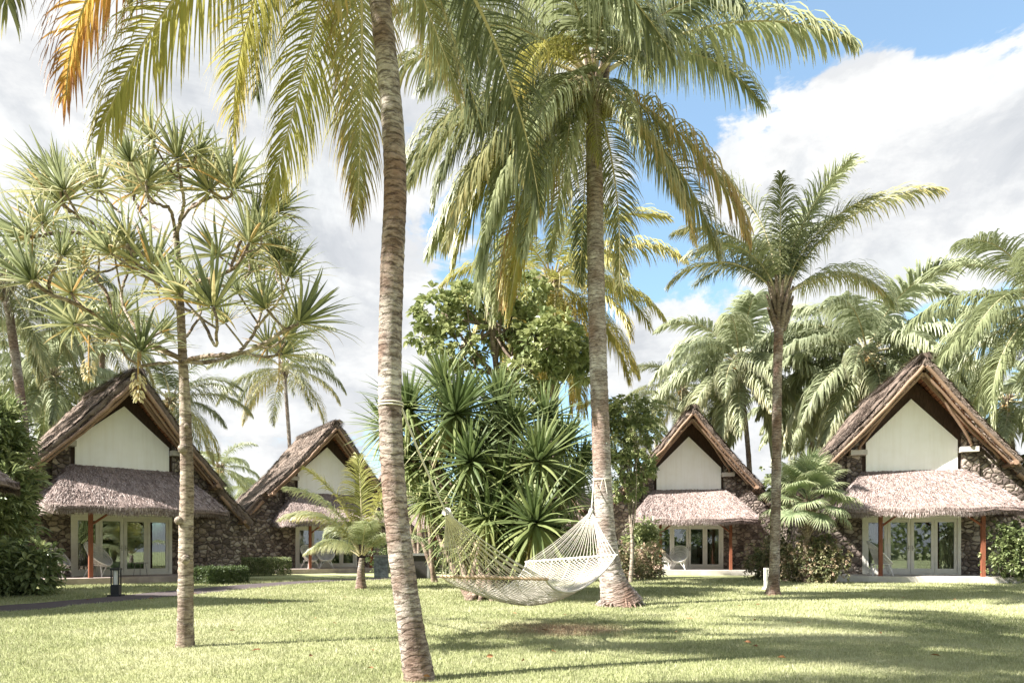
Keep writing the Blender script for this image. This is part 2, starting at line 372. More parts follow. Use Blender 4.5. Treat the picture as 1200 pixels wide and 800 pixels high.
out = nt.nodes.new('ShaderNodeOutputWorld'); bg = nt.nodes.new('ShaderNodeBackground'); bg.inputs[1].default_value = .11
sky = nt.nodes.new('ShaderNodeTexSky'); sky.sky_type = 'NISHITA'; sky.sun_disc = False; sky.sun_elevation = EL; sky.sun_rotation = math.atan2(-sd.x, -sd.y)
sky.dust_density = .6; sky.ozone_density = 1.5
tc = nt.nodes.new('ShaderNodeTexCoord')
def skymask():
    v = tc.outputs['Generated']
    mp = N(nt, 'ShaderNodeMapping'); mp.inputs['Scale'].default_value = (1, 1, 1.9); mp.inputs['Location'].default_value = (3.1, .4, .2); nt.links.new(v, mp.inputs[0])
    n = noise(nt, 3.4, 12, .62, mp.outputs[0], .2)
    val = n.outputs['Fac']
    for (px, py, amp, rad) in SKYB:
        d = nrm(np.array([(px-600)/800, 1, (645-py)/800]))
        s = N(nt, 'ShaderNodeVectorMath', operation='DISTANCE'); nt.links.new(v, s.inputs[0]); s.inputs[1].default_value = tuple(d)
        mr = N(nt, 'ShaderNodeMapRange', interpolation_type='SMOOTHSTEP'); nt.links.new(s.outputs['Value'], mr.inputs[0])
        mr.inputs[1].default_value = 0; mr.inputs[2].default_value = rad; mr.inputs[3].default_value = amp; mr.inputs[4].default_value = 0
        ad = N(nt, 'ShaderNodeMath', operation='ADD'); nt.links.new(val, ad.inputs[0]); nt.links.new(mr.outputs[0], ad.inputs[1]); val = ad.outputs[0]
    mp2 = N(nt, 'ShaderNodeMapping'); mp2.inputs['Scale'].default_value = (1, 1, 1.9); mp2.inputs['Location'].default_value = (3.1-.05, .4, .2+.10); nt.links.new(v, mp2.inputs[0])
    nb_ = noise(nt, 3.4, 12, .62, mp2.outputs[0], .2)
    df = N(nt, 'ShaderNodeMath', operation='SUBTRACT'); nt.links.new(n.outputs['Fac'], df.inputs[0]); nt.links.new(nb_.outputs['Fac'], df.inputs[1])
    return val, df
SKYB = [(1060, 20, -.15, .22), (860, 60, -.18, .20), (1130, 75, -.20, .14), (740, 320, -.22, .16), (560, 330, -.12, .14), (270, 500, -.06, .12), (1090, 400, -.12, .12), (450, 230, -.1, .12),
        (1100, 170, .25, .20), (1010, 95, .16, .12), (900, 200, .15, .16), (760, 400, .30, .13), (100, 80, .3, .6), (330, 330, .12, .3), (960, 300, .1, .2)]
val, cn = skymask()
cm = ramp(nt, [(.425, (0,)*3), (.445, (.3,)*3), (.468, (.9,)*3), (.50, (1,)*3)], val)
n2 = noise(nt, 5.5, 10, .62, tc.outputs['Generated'], .6)
cc = ramp(nt, [(.34, (1.85, 1.92, 2.0)), (.44, (2.2, 2.25, 2.3)), (.53, (2.45, 2.47, 2.48))], n2.outputs['Fac'])
gain = mixc(nt, 1, sky.outputs[0], (.68, .82, .80), 'MULTIPLY')
hz = mixc(nt, .22, gain, (1.9, 2.2, 2.4))
rel = ramp(nt, [(.40, (.86, .87, .89)), (.50, (1.0, 1.0, 1.0)), (.60, (1.10, 1.10, 1.09))])
mr_ = N(nt, 'ShaderNodeMath', operation='MULTIPLY_ADD'); nt.links.new(cn.outputs[0], mr_.inputs[0]); mr_.inputs[1].default_value = 1.3; mr_.inputs[2].default_value = .5; nt.links.new(mr_.outputs[0], rel.inputs[0])
mx = mixc(nt, cm.outputs[0], hz, mixc(nt, 1, cc.outputs[0], rel.outputs[0], 'MULTIPLY'))
nt.links.new(mx, bg.inputs[0]); nt.links.new(bg.outputs[0], out.inputs[0])
vs = scn.view_settings; vs.view_transform = 'Standard'; vs.look = 'None'; vs.gamma = 1; vs.exposure = 1.88; vs.use_curve_mapping = False
scn.render.engine = 'CYCLES'; scn.cycles.max_bounces = 6; scn.cycles.transparent_max_bounces = 10; scn.cycles.use_denoising = True
scn.cycles.diffuse_bounces = 3; scn.cycles.glossy_bounces = 3; scn.cycles.caustics_reflective = False; scn.cycles.caustics_refractive = False

# ------------------------------------------------------------------ ground, grass, path
g = MB()
xs = np.concatenate([[-600, -200, -80], np.linspace(-40, 40, 81), [80, 200, 600]]); ys = np.concatenate([[-300, -60], np.linspace(-10, 60, 71), [120, 300, 900]])
X, Y = np.meshgrid(xs, ys)
def hgt(x, y): return .035*np.sin(x*.45+1)*np.sin(y*.38)*np.clip((24-y)/6, 0, 1)*np.clip((y-1)/3, 0, 1)
g.grid(np.stack([X, Y, hgt(X, Y)], -1)); g.build('ground', M['lawn'], smooth=True)['kind'] = 'structure'
def strip(name, P, wd, z, m, kind='structure', n=60):
    P = spline(np.array([p[:2] for p in P]), n); T = nrm(np.gradient(P, axis=0)); S = np.stack([-T[:, 1], T[:, 0]], -1)
    wl = wd*(1+.04*np.sin(np.arange(n)*1.3))[:, None]/2
    L = P+S*wl; Rr = P-S*wl
    G = np.stack([np.c_[Rr, hgt(Rr[:, 0], Rr[:, 1])+z], np.c_[L, hgt(L[:, 0], L[:, 1])+z]], 0)
    Lo = G.copy(); Lo[..., 2] -= .06
    b = MB(); b.grid(G, flip=False); b.grid(np.stack([Lo[0], G[0]], 0)); b.grid(np.stack([G[1], Lo[1]], 0))
    o = b.build(name, m); o['kind'] = kind; return P, wd
PATH = [(-19, 11.2), ground(-40, 714), ground(30, 710), ground(135, 702), ground(250, 690.5), ground(330, 683.5), ground(430, 678.6), (-1, 30.5), (6, 30)]
pp, pw_ = strip('path', PATH, 1.5, .012, M['asphalt'])
# grass blades: thick near the camera, thinner with distance
nb = 420000
u = rng.random(nb); Yb = 4.2*(27/4.2)**(u**.85); Xb = (rng.random(nb)*2-1)*(Yb*.80+1.2)
dist = np.min(np.hypot(Xb[:, None]-pp[None, ::2, 0], Yb[:, None]-pp[None, ::2, 1]), 1)
keep = dist > .78; Xb = Xb[keep]; Yb = Yb[keep]; nb = len(Xb)
hh = (.022+.0017*Yb)*rng.uniform(.6, 1.35, nb); th = rng.random(nb)*2*np.pi
lean = rng.uniform(.1, .7, nb)
D = np.stack([np.cos(th)*lean, np.sin(th)*lean, np.ones(nb)], -1)*hh[:, None]
th2 = rng.random(nb)*np.pi; Wv = np.stack([np.cos(th2), np.sin(th2), np.zeros(nb)], -1)*(.0019+.00042*Yb)[:, None]
b = MB(); Pg = np.stack([Xb, Yb, hgt(Xb, Yb)-.004], -1)
V = np.stack([Pg-Wv, Pg+Wv, Pg+D], 1).reshape(-1, 3); o_ = np.arange(nb)[:, None]*3
b.add(V, o_+np.array([[0, 1, 2]]), 0, np.repeat(rng.random(nb)**3*.8, 3))
tag(b.build('grass', M['grass']), 'short mown green grass blades covering the whole lawn', 'grass', kind='stuff')
# fallen leaves
b = MB(); nl = 60; Yl = rng.uniform(5.5, 20, nl); Xl = rng.uniform(-.7, .7, nl)*Yl
th = rng.random(nl)*6.28; b.leaves(np.stack([Xl, Yl, hgt(Xl, Yl)+.045], -1), np.stack([np.cos(th), np.sin(th), np.full(nl, .1)], -1), rng.uniform(.05, .12, nl), .04, .1)
tag(b.build('fallen_leaves', M['deadleaf']), 'dry brown leaves scattered over the lawn', 'fallen leaves', kind='stuff')

# ------------------------------------------------------------------ cottages
m_ = dict(pw=1.56, pb=4.18, sh=5.15, pk=6.63, oh=1.47, aww=2.91, awd=2.65, awh=2.34, pou=1.6, pod=2.08, dw=1.63, sd=2.45, fl=.23)
def cottage(x, y, a, ah, label, pale=False, wing=(6.0, 6.0), brace=True, grp='thatched cottages round the lawn', detail=1.0, depth=7.0, px1=3.3):
    root = empty('cottage', (x, y, 0), a, label, 'cottage', grp)
    fl = m_['fl']; pw = m_['pw']; dw = m_['dw']
    full = [(0, ah), (.5, ah-.50), (1.0, ah-1.12), (1.6, ah-1.84), (2.3, ah-2.62), (3.1, ah-3.42), (3.9, ah-4.25), (4.7, ah-5.1), (5.4, ah-5.85), (6.0, max(ah-6.35, .9))]
    def prof(uu): return float(np.interp(abs(uu), [p[0] for p in full], [p[1] for p in full]))
    def vf(uu):
        au = abs(uu)
        return -(m_['oh']-.22*au) if au < 3.35 else -.35-.08*math.sin(au*3)
    th = .19
    def umax(s): return wing[0 if s < 0 else 1]
    # thatched roof: outer skin with rounded front edge, one mesh
    b = MB(); lin = MB()
    for s in (-1, 1):
        us = np.unique(np.concatenate([np.linspace(0, 3.34, 30), [3.345, 3.36] if umax(s) > 4 else [], np.linspace(3.36, umax(s), 24) if umax(s) > 4 else []]))
        rows = []; low = []
        vv = np.linspace(0, 1, 44)
        for uu in us:
            wz = prof(uu); f = vf(uu); dz = .07*(1-(uu/.62) % 1.0)-.03
            sl = 1.02; nx, nz = .72, .69
            top = [(s*(uu+.0), f+t*(depth-f), wz+dz+.05*math.sin(t*9+uu)) for t in vv]
            edge = [(s*(uu-nx*th), f+.10, wz-nz*th), (s*(uu-nx*th*.75), f-.06, wz-nz*th*.75), (s*(uu-nx*th*.25), f-.09, wz-nz*th*.25), (s*uu, f-.02, wz)]
            if uu < .25: edge = [(s*uu*.5, e[1], wz-k) for e, k in zip(edge, (.32, .24, .1, 0))]
            rows.append(edge+top[1:]); ua = uu-nx*th if uu >= .25 else uu*.5; wa = wz-(.69*th if uu >= .25 else .32)
            low.append([(s*max(ua, 0), f+.1+t*(depth-f-.1), wa) for t in vv])
        rows = np.array(rows); low = np.array(low)
        rows[1:, :, 2] += rng.normal(0, .028, rows[1:, :, 2].shape)+np.repeat(np.repeat(rng.normal(0, .03, (len(rows)//3+2, rows.shape[1]//3+2)), 3, 0), 3, 1)[:len(rows)-1, :rows.shape[1]]; rows[1:, :3, 1] += rng.normal(0, .03, rows[1:, :3, 1].shape)
        b.grid(rows, 0, .3, flip=(s > 0)); lin.grid(low, 0, 0, flip=(s < 0))
        # eaves end
        b.grid(np.stack([rows[-1][3:], np.vstack([low[-1][0], low[-1][1:]])[:rows.shape[1]-3]], 0), 0, .15, flip=(s > 0))
        # straw strands on the slope and round the edge
        n = int(15000*detail); uu = rng.random(n)**.8*umax(s); t = rng.random(n)**1.6
        wz = np.interp(uu, [p[0] for p in full], [p[1] for p in full]); fv = np.array([vf(q) for q in uu])
        P = np.stack([s*uu, fv+t*(depth-fv)-.02, wz+.02], -1)
        Dn = np.stack([s*np.full(n, .69), rng.normal(0, .18, n), -.72+rng.uniform(-.02, .35, n)], -1)
        b.strands(P, nrm(Dn)*rng.uniform(.12, .38, n)[:, None], np.stack([np.zeros(n), rng.uniform(.008, .03, n), np.zeros(n)], -1), None, 0, rng.uniform(-.25, .85, n))
        n = int(2600*detail); uu = rng.random(n)*umax(s); k = rng.random(n)
        wz = np.interp(uu, [p[0] for p in full], [p[1] for p in full]); fv = np.array([vf(q) for q in uu])
        P = np.stack([s*np.maximum(uu-.72*.3*k, 0), fv-.05, wz-.69*.3*k], -1)
        Dn = np.stack([s*rng.uniform(.1, .7, n), rng.uniform(-.5, .1, n), -rng.uniform(.4, 1, n)], -1)
        b.strands(P, nrm(Dn)*rng.uniform(.05, .15, n)[:, None], np.tile([.010, 0, .004], (n, 1)), None, 0, rng.uniform(.0, .6, n))
    rf = b.build('roof', M['roofthatch'], root, True)
    lin.build('roof_lining', M['shingle'], rf)
    # ridge roll
    b = MB(); P = np.array([(0+.02*math.sin(i), -m_['oh']+.04+i*(depth+1.3)/24, ah-.0+.02*math.sin(i*1.7)) for i in range(25)]); b.tube(P, .13, 10, 0, .2, wob=.08)
    n = int(3000*detail); i = rng.random(n)*(depth+1.3)-m_['oh']-.15; sg = rng.choice([-1, 1], n); b.strands(np.stack([sg*.08, i, np.full(n, ah+.14)], -1), np.stack([sg*rng.uniform(.15, .4, n), rng.normal(0, .08, n), -rng.uniform(.1, .42, n)], -1), np.tile([0, .011, 0], (n, 1)), None, 0, rng.uniform(0, .8, n))
    b.build('ridge_roll', M['roofthatch'], rf, True)
    # poles under the overhang
    for s in (-1, 1):
        def pole(pts, r, name='rafter_pole'):
            bb = MB(); Q = spline(pts, 14); Q = Q+rng.normal(0, .012, Q.shape); bb.tube(Q, np.linspace(r*1.1, r*.85, 14), 8, 0, wob=.03); bb.build(name, M['pole'], root, True)
        pole([(s*.05, vf(0)-.06, ah-.36), (s*1.5, vf(1.5)-.07, prof(1.5)-.36), (s*3.25, vf(3.2)-.06, prof(3.25)-.33)], .062)
        pole([(s*.02, vf(0)+.12, ah-.55), (s*1.45, vf(1.5)+.1, prof(1.45)-.52), (s*3.1, vf(3.1)+.08, prof(3.1)-.50)], .05)
        pole([(s*.05, vf(0)+.42, ah-.52), (s*1.3, vf(1.3)+.42, prof(1.3)-.52), (s*2.75, vf(2.75)+.42, prof(2.75)-.50)], .06)
        pole([(s*.06, vf(0)+.5, ah-.62), (s*.95, -.85, prof(.95)-.62), (s*1.82, -.42, 5.12), (s*1.86, -.38, 4.97)], .055)
        pole([(s*3.05, -1.0, prof(3.0)-.48), (s*3.12, .6, prof(3.1)-.46)], .085, 'purlin_pole')
        if umax(s) > 4:
            pole([(s*3.4, -.30, prof(3.4)-.40), (s*4.5, -.30, prof(4.5)-.40), (s*(umax(s)-.15), -.32, prof(umax(s)-.15)-.36)], .075)
            pole([(s*4.3, -.62, prof(4.3)-.46), (s*4.35, .5, prof(4.35)-.46)], .07, 'purlin_pole')
    pole([(0, -1.35, ah-.62), (0, -.5, ah-.6), (0, .2, ah-.6)], .07, 'purlin_pole')
    # walls
    def under(uu, k=.26): return prof(uu)-k
    def edgeu(s): return max(umax(s)-.3, 2.95)
    for s in (-1, 1):
        e = edgeu(s); b = MB()
        pts = [(dw+.06, 0), (e, 0)]+[(q, under(q)) for q in np.linspace(e, dw+.06, 9)]
        pts = [(s*p, q) for p, q in pts]
        if s < 0: pts = pts[::-1]
        b.prism(pts, .0, .42)
        b.box((min(s*(dw+.12), s*(dw+.62)), -.10, 2.5), (max(s*(dw+.12), s*(dw+.62)), .02, 4.75))   # pier beside the gable panel
        b.box((min(s*(e-.01), s*(e-.38)), .43, 0), (max(s*(e-.01), s*(e-.38)), depth-.5, under(e)-.06))
        b.build('stone_wall', M['stone'], root)
        c = MB(); c.box((min(s*(pw+.02), s*(pw+.60)), -.34, 4.76), (max(s*(pw+.02), s*(pw+.60)), .1, 4.95)); c.build('bracket_stone', M['slabpale'], root)
    b = MB(); b.prism([(-edgeu(-1), 0), (edgeu(1), 0)]+[(q, under(q)) for q in np.linspace(edgeu(1), -edgeu(-1), 15)], depth-.49, depth-.15); b.build('back_wall', M['stone'], root)
    b = MB(); b.prism([(-2.2, 4.0), (2.2, 4.0), (2.2, under(2.2)), (1.2, under(1.2)), (0, under(0)-.1), (-1.2, under(1.2)), (-2.2, under(2.2))], .06, .16); b.build('gable_board', M['darkwood'], root)
    pk = m_['pk']-(7.75-ah)*.7; sh = m_['sh']-(7.75-ah)*.3
    b = MB(); b.prism([(-pw, 2.42), (pw, 2.42), (pw, sh), (0, pk), (-pw, sh)], -.04, .055); b.build('gable_panel', M['white'], root)
    # patio
    b = MB(); b.box((-3.25, -m_['sd'], 0), (px1, .35, fl)); b.box((-1.6, .35, 0), (1.6, depth-.5, fl-.01)); b.build('patio', M['slabpale' if pale else 'slab'], root)
    # glazed doors
    b = MB(); b.box((-dw-.05, -.02, fl), (-dw+.06, .12, 2.41)); b.box((dw-.06, -.02, fl), (dw+.05, .12, 2.41)); b.box((-dw+.06, -.02, 2.30), (dw-.06, .12, 2.41)); b.box((-dw+.06, -.02, fl), (dw-.06, .12, fl+.05)); b.build('door_frame', M['frame'], root)
    ed = [-dw+.065, -.80, -.01, .01, .80, dw-.065]; spans = [(ed[0], -.805, 'window'), (-.795, -.008, 'door'), (.008, .795, 'door'), (.805, ed[5], 'window')]
    for k, (u0, u1, nm) in enumerate(spans):
        b = MB(); z0, z1 = fl+.055, 2.295; st = .105
        b.box((u0, .01, z0), (u0+st, .07, z1)); b.box((u1-st, .01, z0), (u1, .07, z1)); b.box((u0+st, .012, z0), (u1-st, .068, z0+.17)); b.box((u0+st, .012, z1-.1), (u1-st, .068, z1))
        f = b.build(nm, M['frame'], root)
        b = MB(); b.box((u0+st, .036, z0+.17), (u1-st, .044, z1-.1)); b.build('pane', M['glass'], f)
        if nm == 'door':
            b = MB(); hx = u1-.05 if k == 1 else u0+.05; b.tube([(hx, -.035, 1.22), (hx+(-.1 if k == 1 else .1), -.035, 1.22)], .011, 6); b.box((hx-.018, -.005, 1.12), (hx+.018, .009, 1.32)); b.build('handle', M['brass'], f)
    for s, wd in ((-1, .42), (1, .50)):
        b = MB(); q = np.linspace(0, 1, 40); xx = s*(dw-.08-q*wd); yy = .22+.04*np.sin(q*38)
        G = np.stack([np.stack([xx, yy, np.full(40, fl+.05)], -1), np.stack([xx, yy, np.full(40, 2.35)], -1)], 0); b.grid(G); b.build('curtain', M['curtain'], root, True)
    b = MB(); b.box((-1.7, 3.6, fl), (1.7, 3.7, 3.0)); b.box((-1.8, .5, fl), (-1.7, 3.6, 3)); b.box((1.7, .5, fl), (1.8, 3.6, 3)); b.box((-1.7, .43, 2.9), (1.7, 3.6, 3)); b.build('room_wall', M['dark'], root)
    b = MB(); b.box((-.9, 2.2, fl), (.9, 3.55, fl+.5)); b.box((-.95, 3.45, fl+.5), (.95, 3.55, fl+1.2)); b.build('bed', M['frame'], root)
    # porch posts
    for s in (-1, 1):
        b = MB(); b.box((s*m_['pou']-.06, -m_['pod']-.06, fl), (s*m_['pou']+.06, -m_['pod']+.06, 2.44)); p = b.build('post', M['post'], root)
        b = MB(); b.tube([(s*m_['pou']-s*.02, -m_['pod'], 1.98), (s*(m_['pou']-.62), -m_['pod'], 2.44)], .04, 6); b.build('brace', M['post'], p)
    b = MB(); b.box((-2.5, -m_['pod']-.05, 2.441), (2.5, -m_['pod']+.05, 2.54)); b.build('porch_beam', M['post'], root)
    # thatched porch awning: hipped skirt
    W, Dp, H = m_['aww'], m_['awd'], m_['awh']+.22
    outl = [(-W, .0)]+[(-W, -q) for q in np.linspace(.3, Dp-.55, 8)]
    outl += [(-W+.5*(1-math.cos(q)), -(Dp-.55)-.55*math.sin(q)) for q in np.linspace(.25, math.pi/2, 6)]
    outl += [(q, -Dp) for q in np.linspace(-W+.6, W-.6, 22)]
    outl += [(-p, q) for p, q in outl[:15]][::-1]
    outl = np.array(outl); no = len(outl)
    tu = np.clip(outl[:, 0]/W*1.08, -1, 1)*(pw+.12)
    def awn(tt, ss):
        """tt in 0..1 along the outline, ss 0 at the wall, 1 at the lip"""
        i = np.clip(tt*(no-1), 0, no-1.001); k = i.astype(int); f = i-k
        o = outl[k]*(1-f)[:, None]+outl[k+1]*f[:, None]; t = tu[k]*(1-f)+tu[k+1]*f
        # the side parts of the top run down the hip
        top = np.stack([t, np.full(len(t), -.02), np.full(len(t), 4.16)], -1)
        bot = np.stack([o[:, 0], o[:, 1], np.full(len(t), H)], -1)
        P = top*(1-ss)[:, None]+bot*ss[:, None]
        sag = np.sin(np.pi*ss)*.10
        P[:, 2] += sag+.025*np.sin(tt*40)*ss; return P
    b = MB(); T, S = np.meshgrid(np.linspace(0, 1, 90), np.linspace(0, 1, 14), indexing='ij')
    G = awn(T.ravel(), S.ravel()).reshape(90, 14, 3)
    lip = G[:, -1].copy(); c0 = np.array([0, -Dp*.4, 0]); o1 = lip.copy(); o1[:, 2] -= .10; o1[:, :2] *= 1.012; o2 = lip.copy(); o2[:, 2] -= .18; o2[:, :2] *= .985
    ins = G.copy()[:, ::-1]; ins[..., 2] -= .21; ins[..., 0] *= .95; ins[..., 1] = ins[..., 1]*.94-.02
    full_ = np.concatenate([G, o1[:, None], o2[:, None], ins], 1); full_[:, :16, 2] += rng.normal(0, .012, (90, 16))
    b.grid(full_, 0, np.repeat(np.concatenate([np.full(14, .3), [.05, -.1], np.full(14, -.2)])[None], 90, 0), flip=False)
    n = int(16000*detail); tt = rng.random(n); ss = rng.random(n)**.75
    P = awn(tt, ss); Q = awn(tt, np.minimum(ss+.06, 1.0)+1e-4); Dn = nrm(Q-P+1e-6); Dn[ss > .94] = (0, 0, -1)
    Dn = nrm(Dn+rng.normal(0, .13, (n, 3))+np.array([0, 0, .04])); W3 = nrm(np.cross(Dn, rng.normal(0, 1, (n, 3))+np.array([0, 0, 1.5])))
    b.strands(P+np.array([0, 0, .01]), Dn*rng.uniform(.07, .22, n)[:, None], W3*.009, None, 0, rng.uniform(-.1, .9, n))
    n = int(10000*detail); tt = rng.random(n); P = awn(tt, np.full(n, .995)); P[:, 2] += .03-rng.uniform(0, .22, n)
    ctr = np.array([0, -.8, 0]); od = P-ctr; od[:, 2] = 0; od = nrm(od); P += od*rng.uniform(.0, .05, (n, 1))
    Dn = nrm(od*rng.uniform(-.25, .25, (n, 1))+np.array([0, 0, -1])+rng.normal(0, .12, (n, 3)))
    W3 = nrm(np.cross(Dn, od)); b.strands(P, Dn*rng.uniform(.05, .17, n)[:, None], W3*.008, None, 0, rng.uniform(-.1, .85, n))
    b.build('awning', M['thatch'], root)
    return root
CA = (-14.272, 25.1, .802); CB = (-9.867, 36.42, .607); CC = (8.757, 33.86, -.105); CD = (15.068, 25.79, -.234)
cottage(*CA, 7.45, 'stone cottage at the left with shaded thatched awning, a black bollard light before it', wing=(6, 4.7), depth=5)
cottage(*CB, 7.75, 'stone cottage half hidden by the young palm, long left roof slope over high stone wall', depth=5)
cottage(*CC, 7.95, 'stone cottage just right of the thick palm trunk, its awning pale in the sun', pale=True, wing=(6, 4.2))
cottage(*CD, 8.05, 'large stone cottage at the far right with a palm shadow over its thatched awning', pale=True, wing=(4.3, 6.0))
cottage(-13.45, 12.25, 1.40, 7.6, 'cottage at the far left edge, only its grey thatched awning corner in view', wing=(3.35, 3.35), detail=.6, px1=1.7)
cottage(-7.2, 46, .35, 7.4, 'distant brown roofed cottage seen behind the hammock and the dracaena stems', detail=.3)
cottage(1.2, 40.5, -.30, 7.2, 'cottage behind the thick palm trunk, only its low brown roof edge showing', detail=.3)

# ------------------------------------------------------------------ palms
def frond_mesh(el, bend, L, matn, seed, age=0.0, hang=.9, npair=104, lw=.0185, ll=.98, ragged=.0, side_twist=0.0):
    r = np.random.default_rng(seed); ns = 28
    s = np.linspace(0, 1, ns); th = R(el)-R(bend)*s**1.25; th = np.maximum(th, R(-86))
    step = L/(ns-1); x = np.concatenate([[0], np.cumsum(np.cos(th[:-1])*step)]); z = np.concatenate([[0], np.cumsum(np.sin(th[:-1])*step)])
    yb = side_twist*s**2*L
    Pr = np.stack([x, yb, z], -1); Tr = nrm(np.gradient(Pr, axis=0))
    b = MB(); b.tube(Pr, np.interp(s, [0, .05, .2, 1], [.065, .045, .026, .005]), 5, 1, .45+age*.4)
    q = np.linspace(.15, .995, npair)
    Vs = []; 
    for sg in (-1, 1):
        qq = np.clip(q+r.uniform(-.004, .004, npair), 0, .999); idx = qq*(ns-1); k = idx.astype(int); f = (idx-k)[:, None]
        P0 = Pr[k]*(1-f)+Pr[np.minimum(k+1, ns-1)]*f; T = nrm(Tr[k]*(1-f)+Tr[np.minimum(k+1, ns-1)]*f)
        Sd = np.array([0, sg, 0.0]); Up = nrm(np.cross(T, np.array([0, 1.0, 0]))); Up = np.where(Up[:, 2:3] < 0, -Up, Up)
        ang = np.interp(qq, [.15, .5, 1], [R(72), R(52), R(22)])+r.normal(0, .09, npair)
        lift = .28+r.normal(0, .15, npair)
        D0 = nrm(T*np.cos(ang)[:, None]+Sd*np.sin(ang)[:, None]+Up*lift[:, None])
        ln = ll*np.interp(qq, [.15, .25, .45, .75, 1], [.55, .92, 1.0, .80, .30])*r.uniform(.88, 1.06, npair)
        if ragged: ln = ln*np.where(r.random(npair) < ragged, r.uniform(.3, .8, npair), 1)
        hg = hang*r.uniform(.75, 1.25, npair)
        segs = 5; pts = [P0]; d = D0.copy()
        for i in range(segs):
            pts.append(pts[-1]+d*(ln/segs)[:, None]); d = nrm(d+np.array([0, 0, -1.0])*(hg*(.28+.12*i))[:, None])
        pts = np.stack(pts, 1)                                   # npair, segs+1, 3
        dirs = nrm(np.gradient(pts, axis=1))
        Wd = T[:, None, :]-dirs*np.sum(T[:, None, :]*dirs, -1, keepdims=True); Wd = nrm(Wd+Up[:, None, :]*.35*r.normal(1, .4, (npair, 1, 1)))
        wdt = lw*np.array([.55, 1, 1, .85, .55, .08])[None, :, None]*r.uniform(.85, 1.15, (npair, 1, 1))
        A = pts-Wd*wdt; B = pts+Wd*wdt; m = segs+1
        V = np.stack([A, B], 2).reshape(-1, 3)
        o = np.arange(npair)[:, None, None]*(2*m)+np.arange(segs)[None, :, None]*2
        F = (o+np.array([0, 1, 3, 2])[None, None, :]).reshape(-1, 4)
        tone = np.clip(age+np.linspace(0, 1, m)[None, :]**2*(.24+age*.75)+r.normal(0, .05, (npair, 1))+(qq[:, None]-.5)*.10, 0, 1)
        b.add(V, F, 0, np.repeat(tone[:, :, None], 2, 2).ravel())
    return b.mesh('frond', [M[matn], M['rachis']])
FC = {}
def frond(parent, p, az, el, L=1.0, kind='frond', age=0.0, npair=112, droop=None):
    e = int(round(el/8.0))*8; v = random.randint(0, 1); key = (e, kind, round(age, 1), v, droop, npair)
    if key not in FC:
        bend = (95 if e > 40 else 78 if e > 5 else 58 if e > -25 else 40) if droop is None else droop
        FC[key] = frond_mesh(e, bend, 4.6, kind, 100+e+v*7+len(FC), age, hang=(1.2 if e < 45 else .6)+.3*v, npair=npair, lw=.040 if kind == 'frondbg' else .023 if kind == 'frondpale' else .0175 if npair < 115 else .0135, ll=1.22, ragged=.18, side_twist=random.uniform(-.14, .14))
    o = link('frond', FC[key], parent, p, R(az), L); o.rotation_euler.x = 0; return o
NUT = {}
def nutmesh(k, r):
    if k not in NUT:
        b = MB(); b.ball((0, 0, 0), r, 0, 10, 8, (1, 1, 1.2)); NUT[k] = b.mesh('coconut', M[k], True)
    return NUT[k]
def trunk_mesh(P, r, n, sides=14, ringlen=.11, amp=.035, flare=None, rough=.012):
    P = spline(P, n); seg = np.concatenate([[0], np.cumsum(np.linalg.norm(np.diff(P, axis=0), axis=1))])
    rr = np.interp(np.linspace(0, 1, n), np.linspace(0, 1, len(r)), r)
    if flare: rr = rr+flare[0]*np.exp(-seg/flare[1])
    saw = ((seg/ringlen+.25*np.sin(seg*3.1)) % 1.0); rr = rr*(1+amp*(saw-.5))
    b = MB(); b.tube(P, rr, sides, 0, seg, wob=rough); return b, P
def palm(label, pts, r, fr, crownL=1.0, kind='frond', name='palm_tree', tm='palmtrunk', group=None, nuts=0, nutkind='nut', flare=(.12, .35), n=None, fancy=False, cat='palm tree', boots=True, skirt=True):
    pts = np.array(pts); base = pts[0].copy(); loc = (base[0], base[1], 0)
    root = empty(name, loc, 0, label, cat, group)
    L = np.sum(np.linalg.norm(np.diff(pts, axis=0), axis=1)); n = n or int(L/.035 if fancy else L/.09)
    b, P = trunk_mesh(pts-np.array(loc), r, n, 20 if fancy else 10, .083, .022 if fancy else .05, flare, .022)
    if fancy and skirt:   # adventitious root skirt
        for k in range(26):
            a = rng.random()*6.28; rr = r[0]+flare[0]
            b.tube([(math.cos(a)*rr*.75, math.sin(a)*rr*.75, .16*rng.random()+.05), (math.cos(a)*rr*.98, math.sin(a)*rr*.98, .03), (math.cos(a)*rr*1.12, math.sin(a)*rr*1.12, -.04)], [.02, .025, .012], 5, 0, .3)
    b.build('trunk', M[tm], root, True)
    top = P[-1]
    # leaf bases / fibre at the crown
    if boots:
        b = MB()
        for k in range(22):
            a = k*2.4; e = .5+.5*(k/22); rr = r[-1]; z0 = -.75+k*.036
            b.tube([top+np.array([math.cos(a)*rr*.7, math.sin(a)*rr*.7, z0]), top+np.array([math.cos(a)*(rr+.08), math.sin(a)*(rr+.08), z0+.25]), top+np.array([math.cos(a)*(rr+.20), math.sin(a)*(rr+.2), z0+.62])], [.07, .05, .028], 6, 0, .5)
        b.build('leaf_bases', M['bark'], root, True)
    for f in fr:
        az, el, sc = f[:3]; kd = f[3] if len(f) > 3 else kind; ag = f[4] if len(f) > 4 else 0.0; dr = f[5] if len(f) > 5 else None
        frond(root, top+np.array([math.cos(R(az))*.08, math.sin(R(az))*.08, .02+el*.0015]), az, el, sc*crownL, kd, ag, 128 if skirt is False else 112, droop=dr)
    for k in range(nuts):
        a = rng.random()*6.28; q = top+np.array([math.cos(a)*(.24+.12*rng.random()), math.sin(a)*(.24+.12*rng.random()), -.30-.35*rng.random()])
        o = link('coconut', nutmesh(nutkind, .115), root, q, 0, .8+.4*rng.random())
    return root
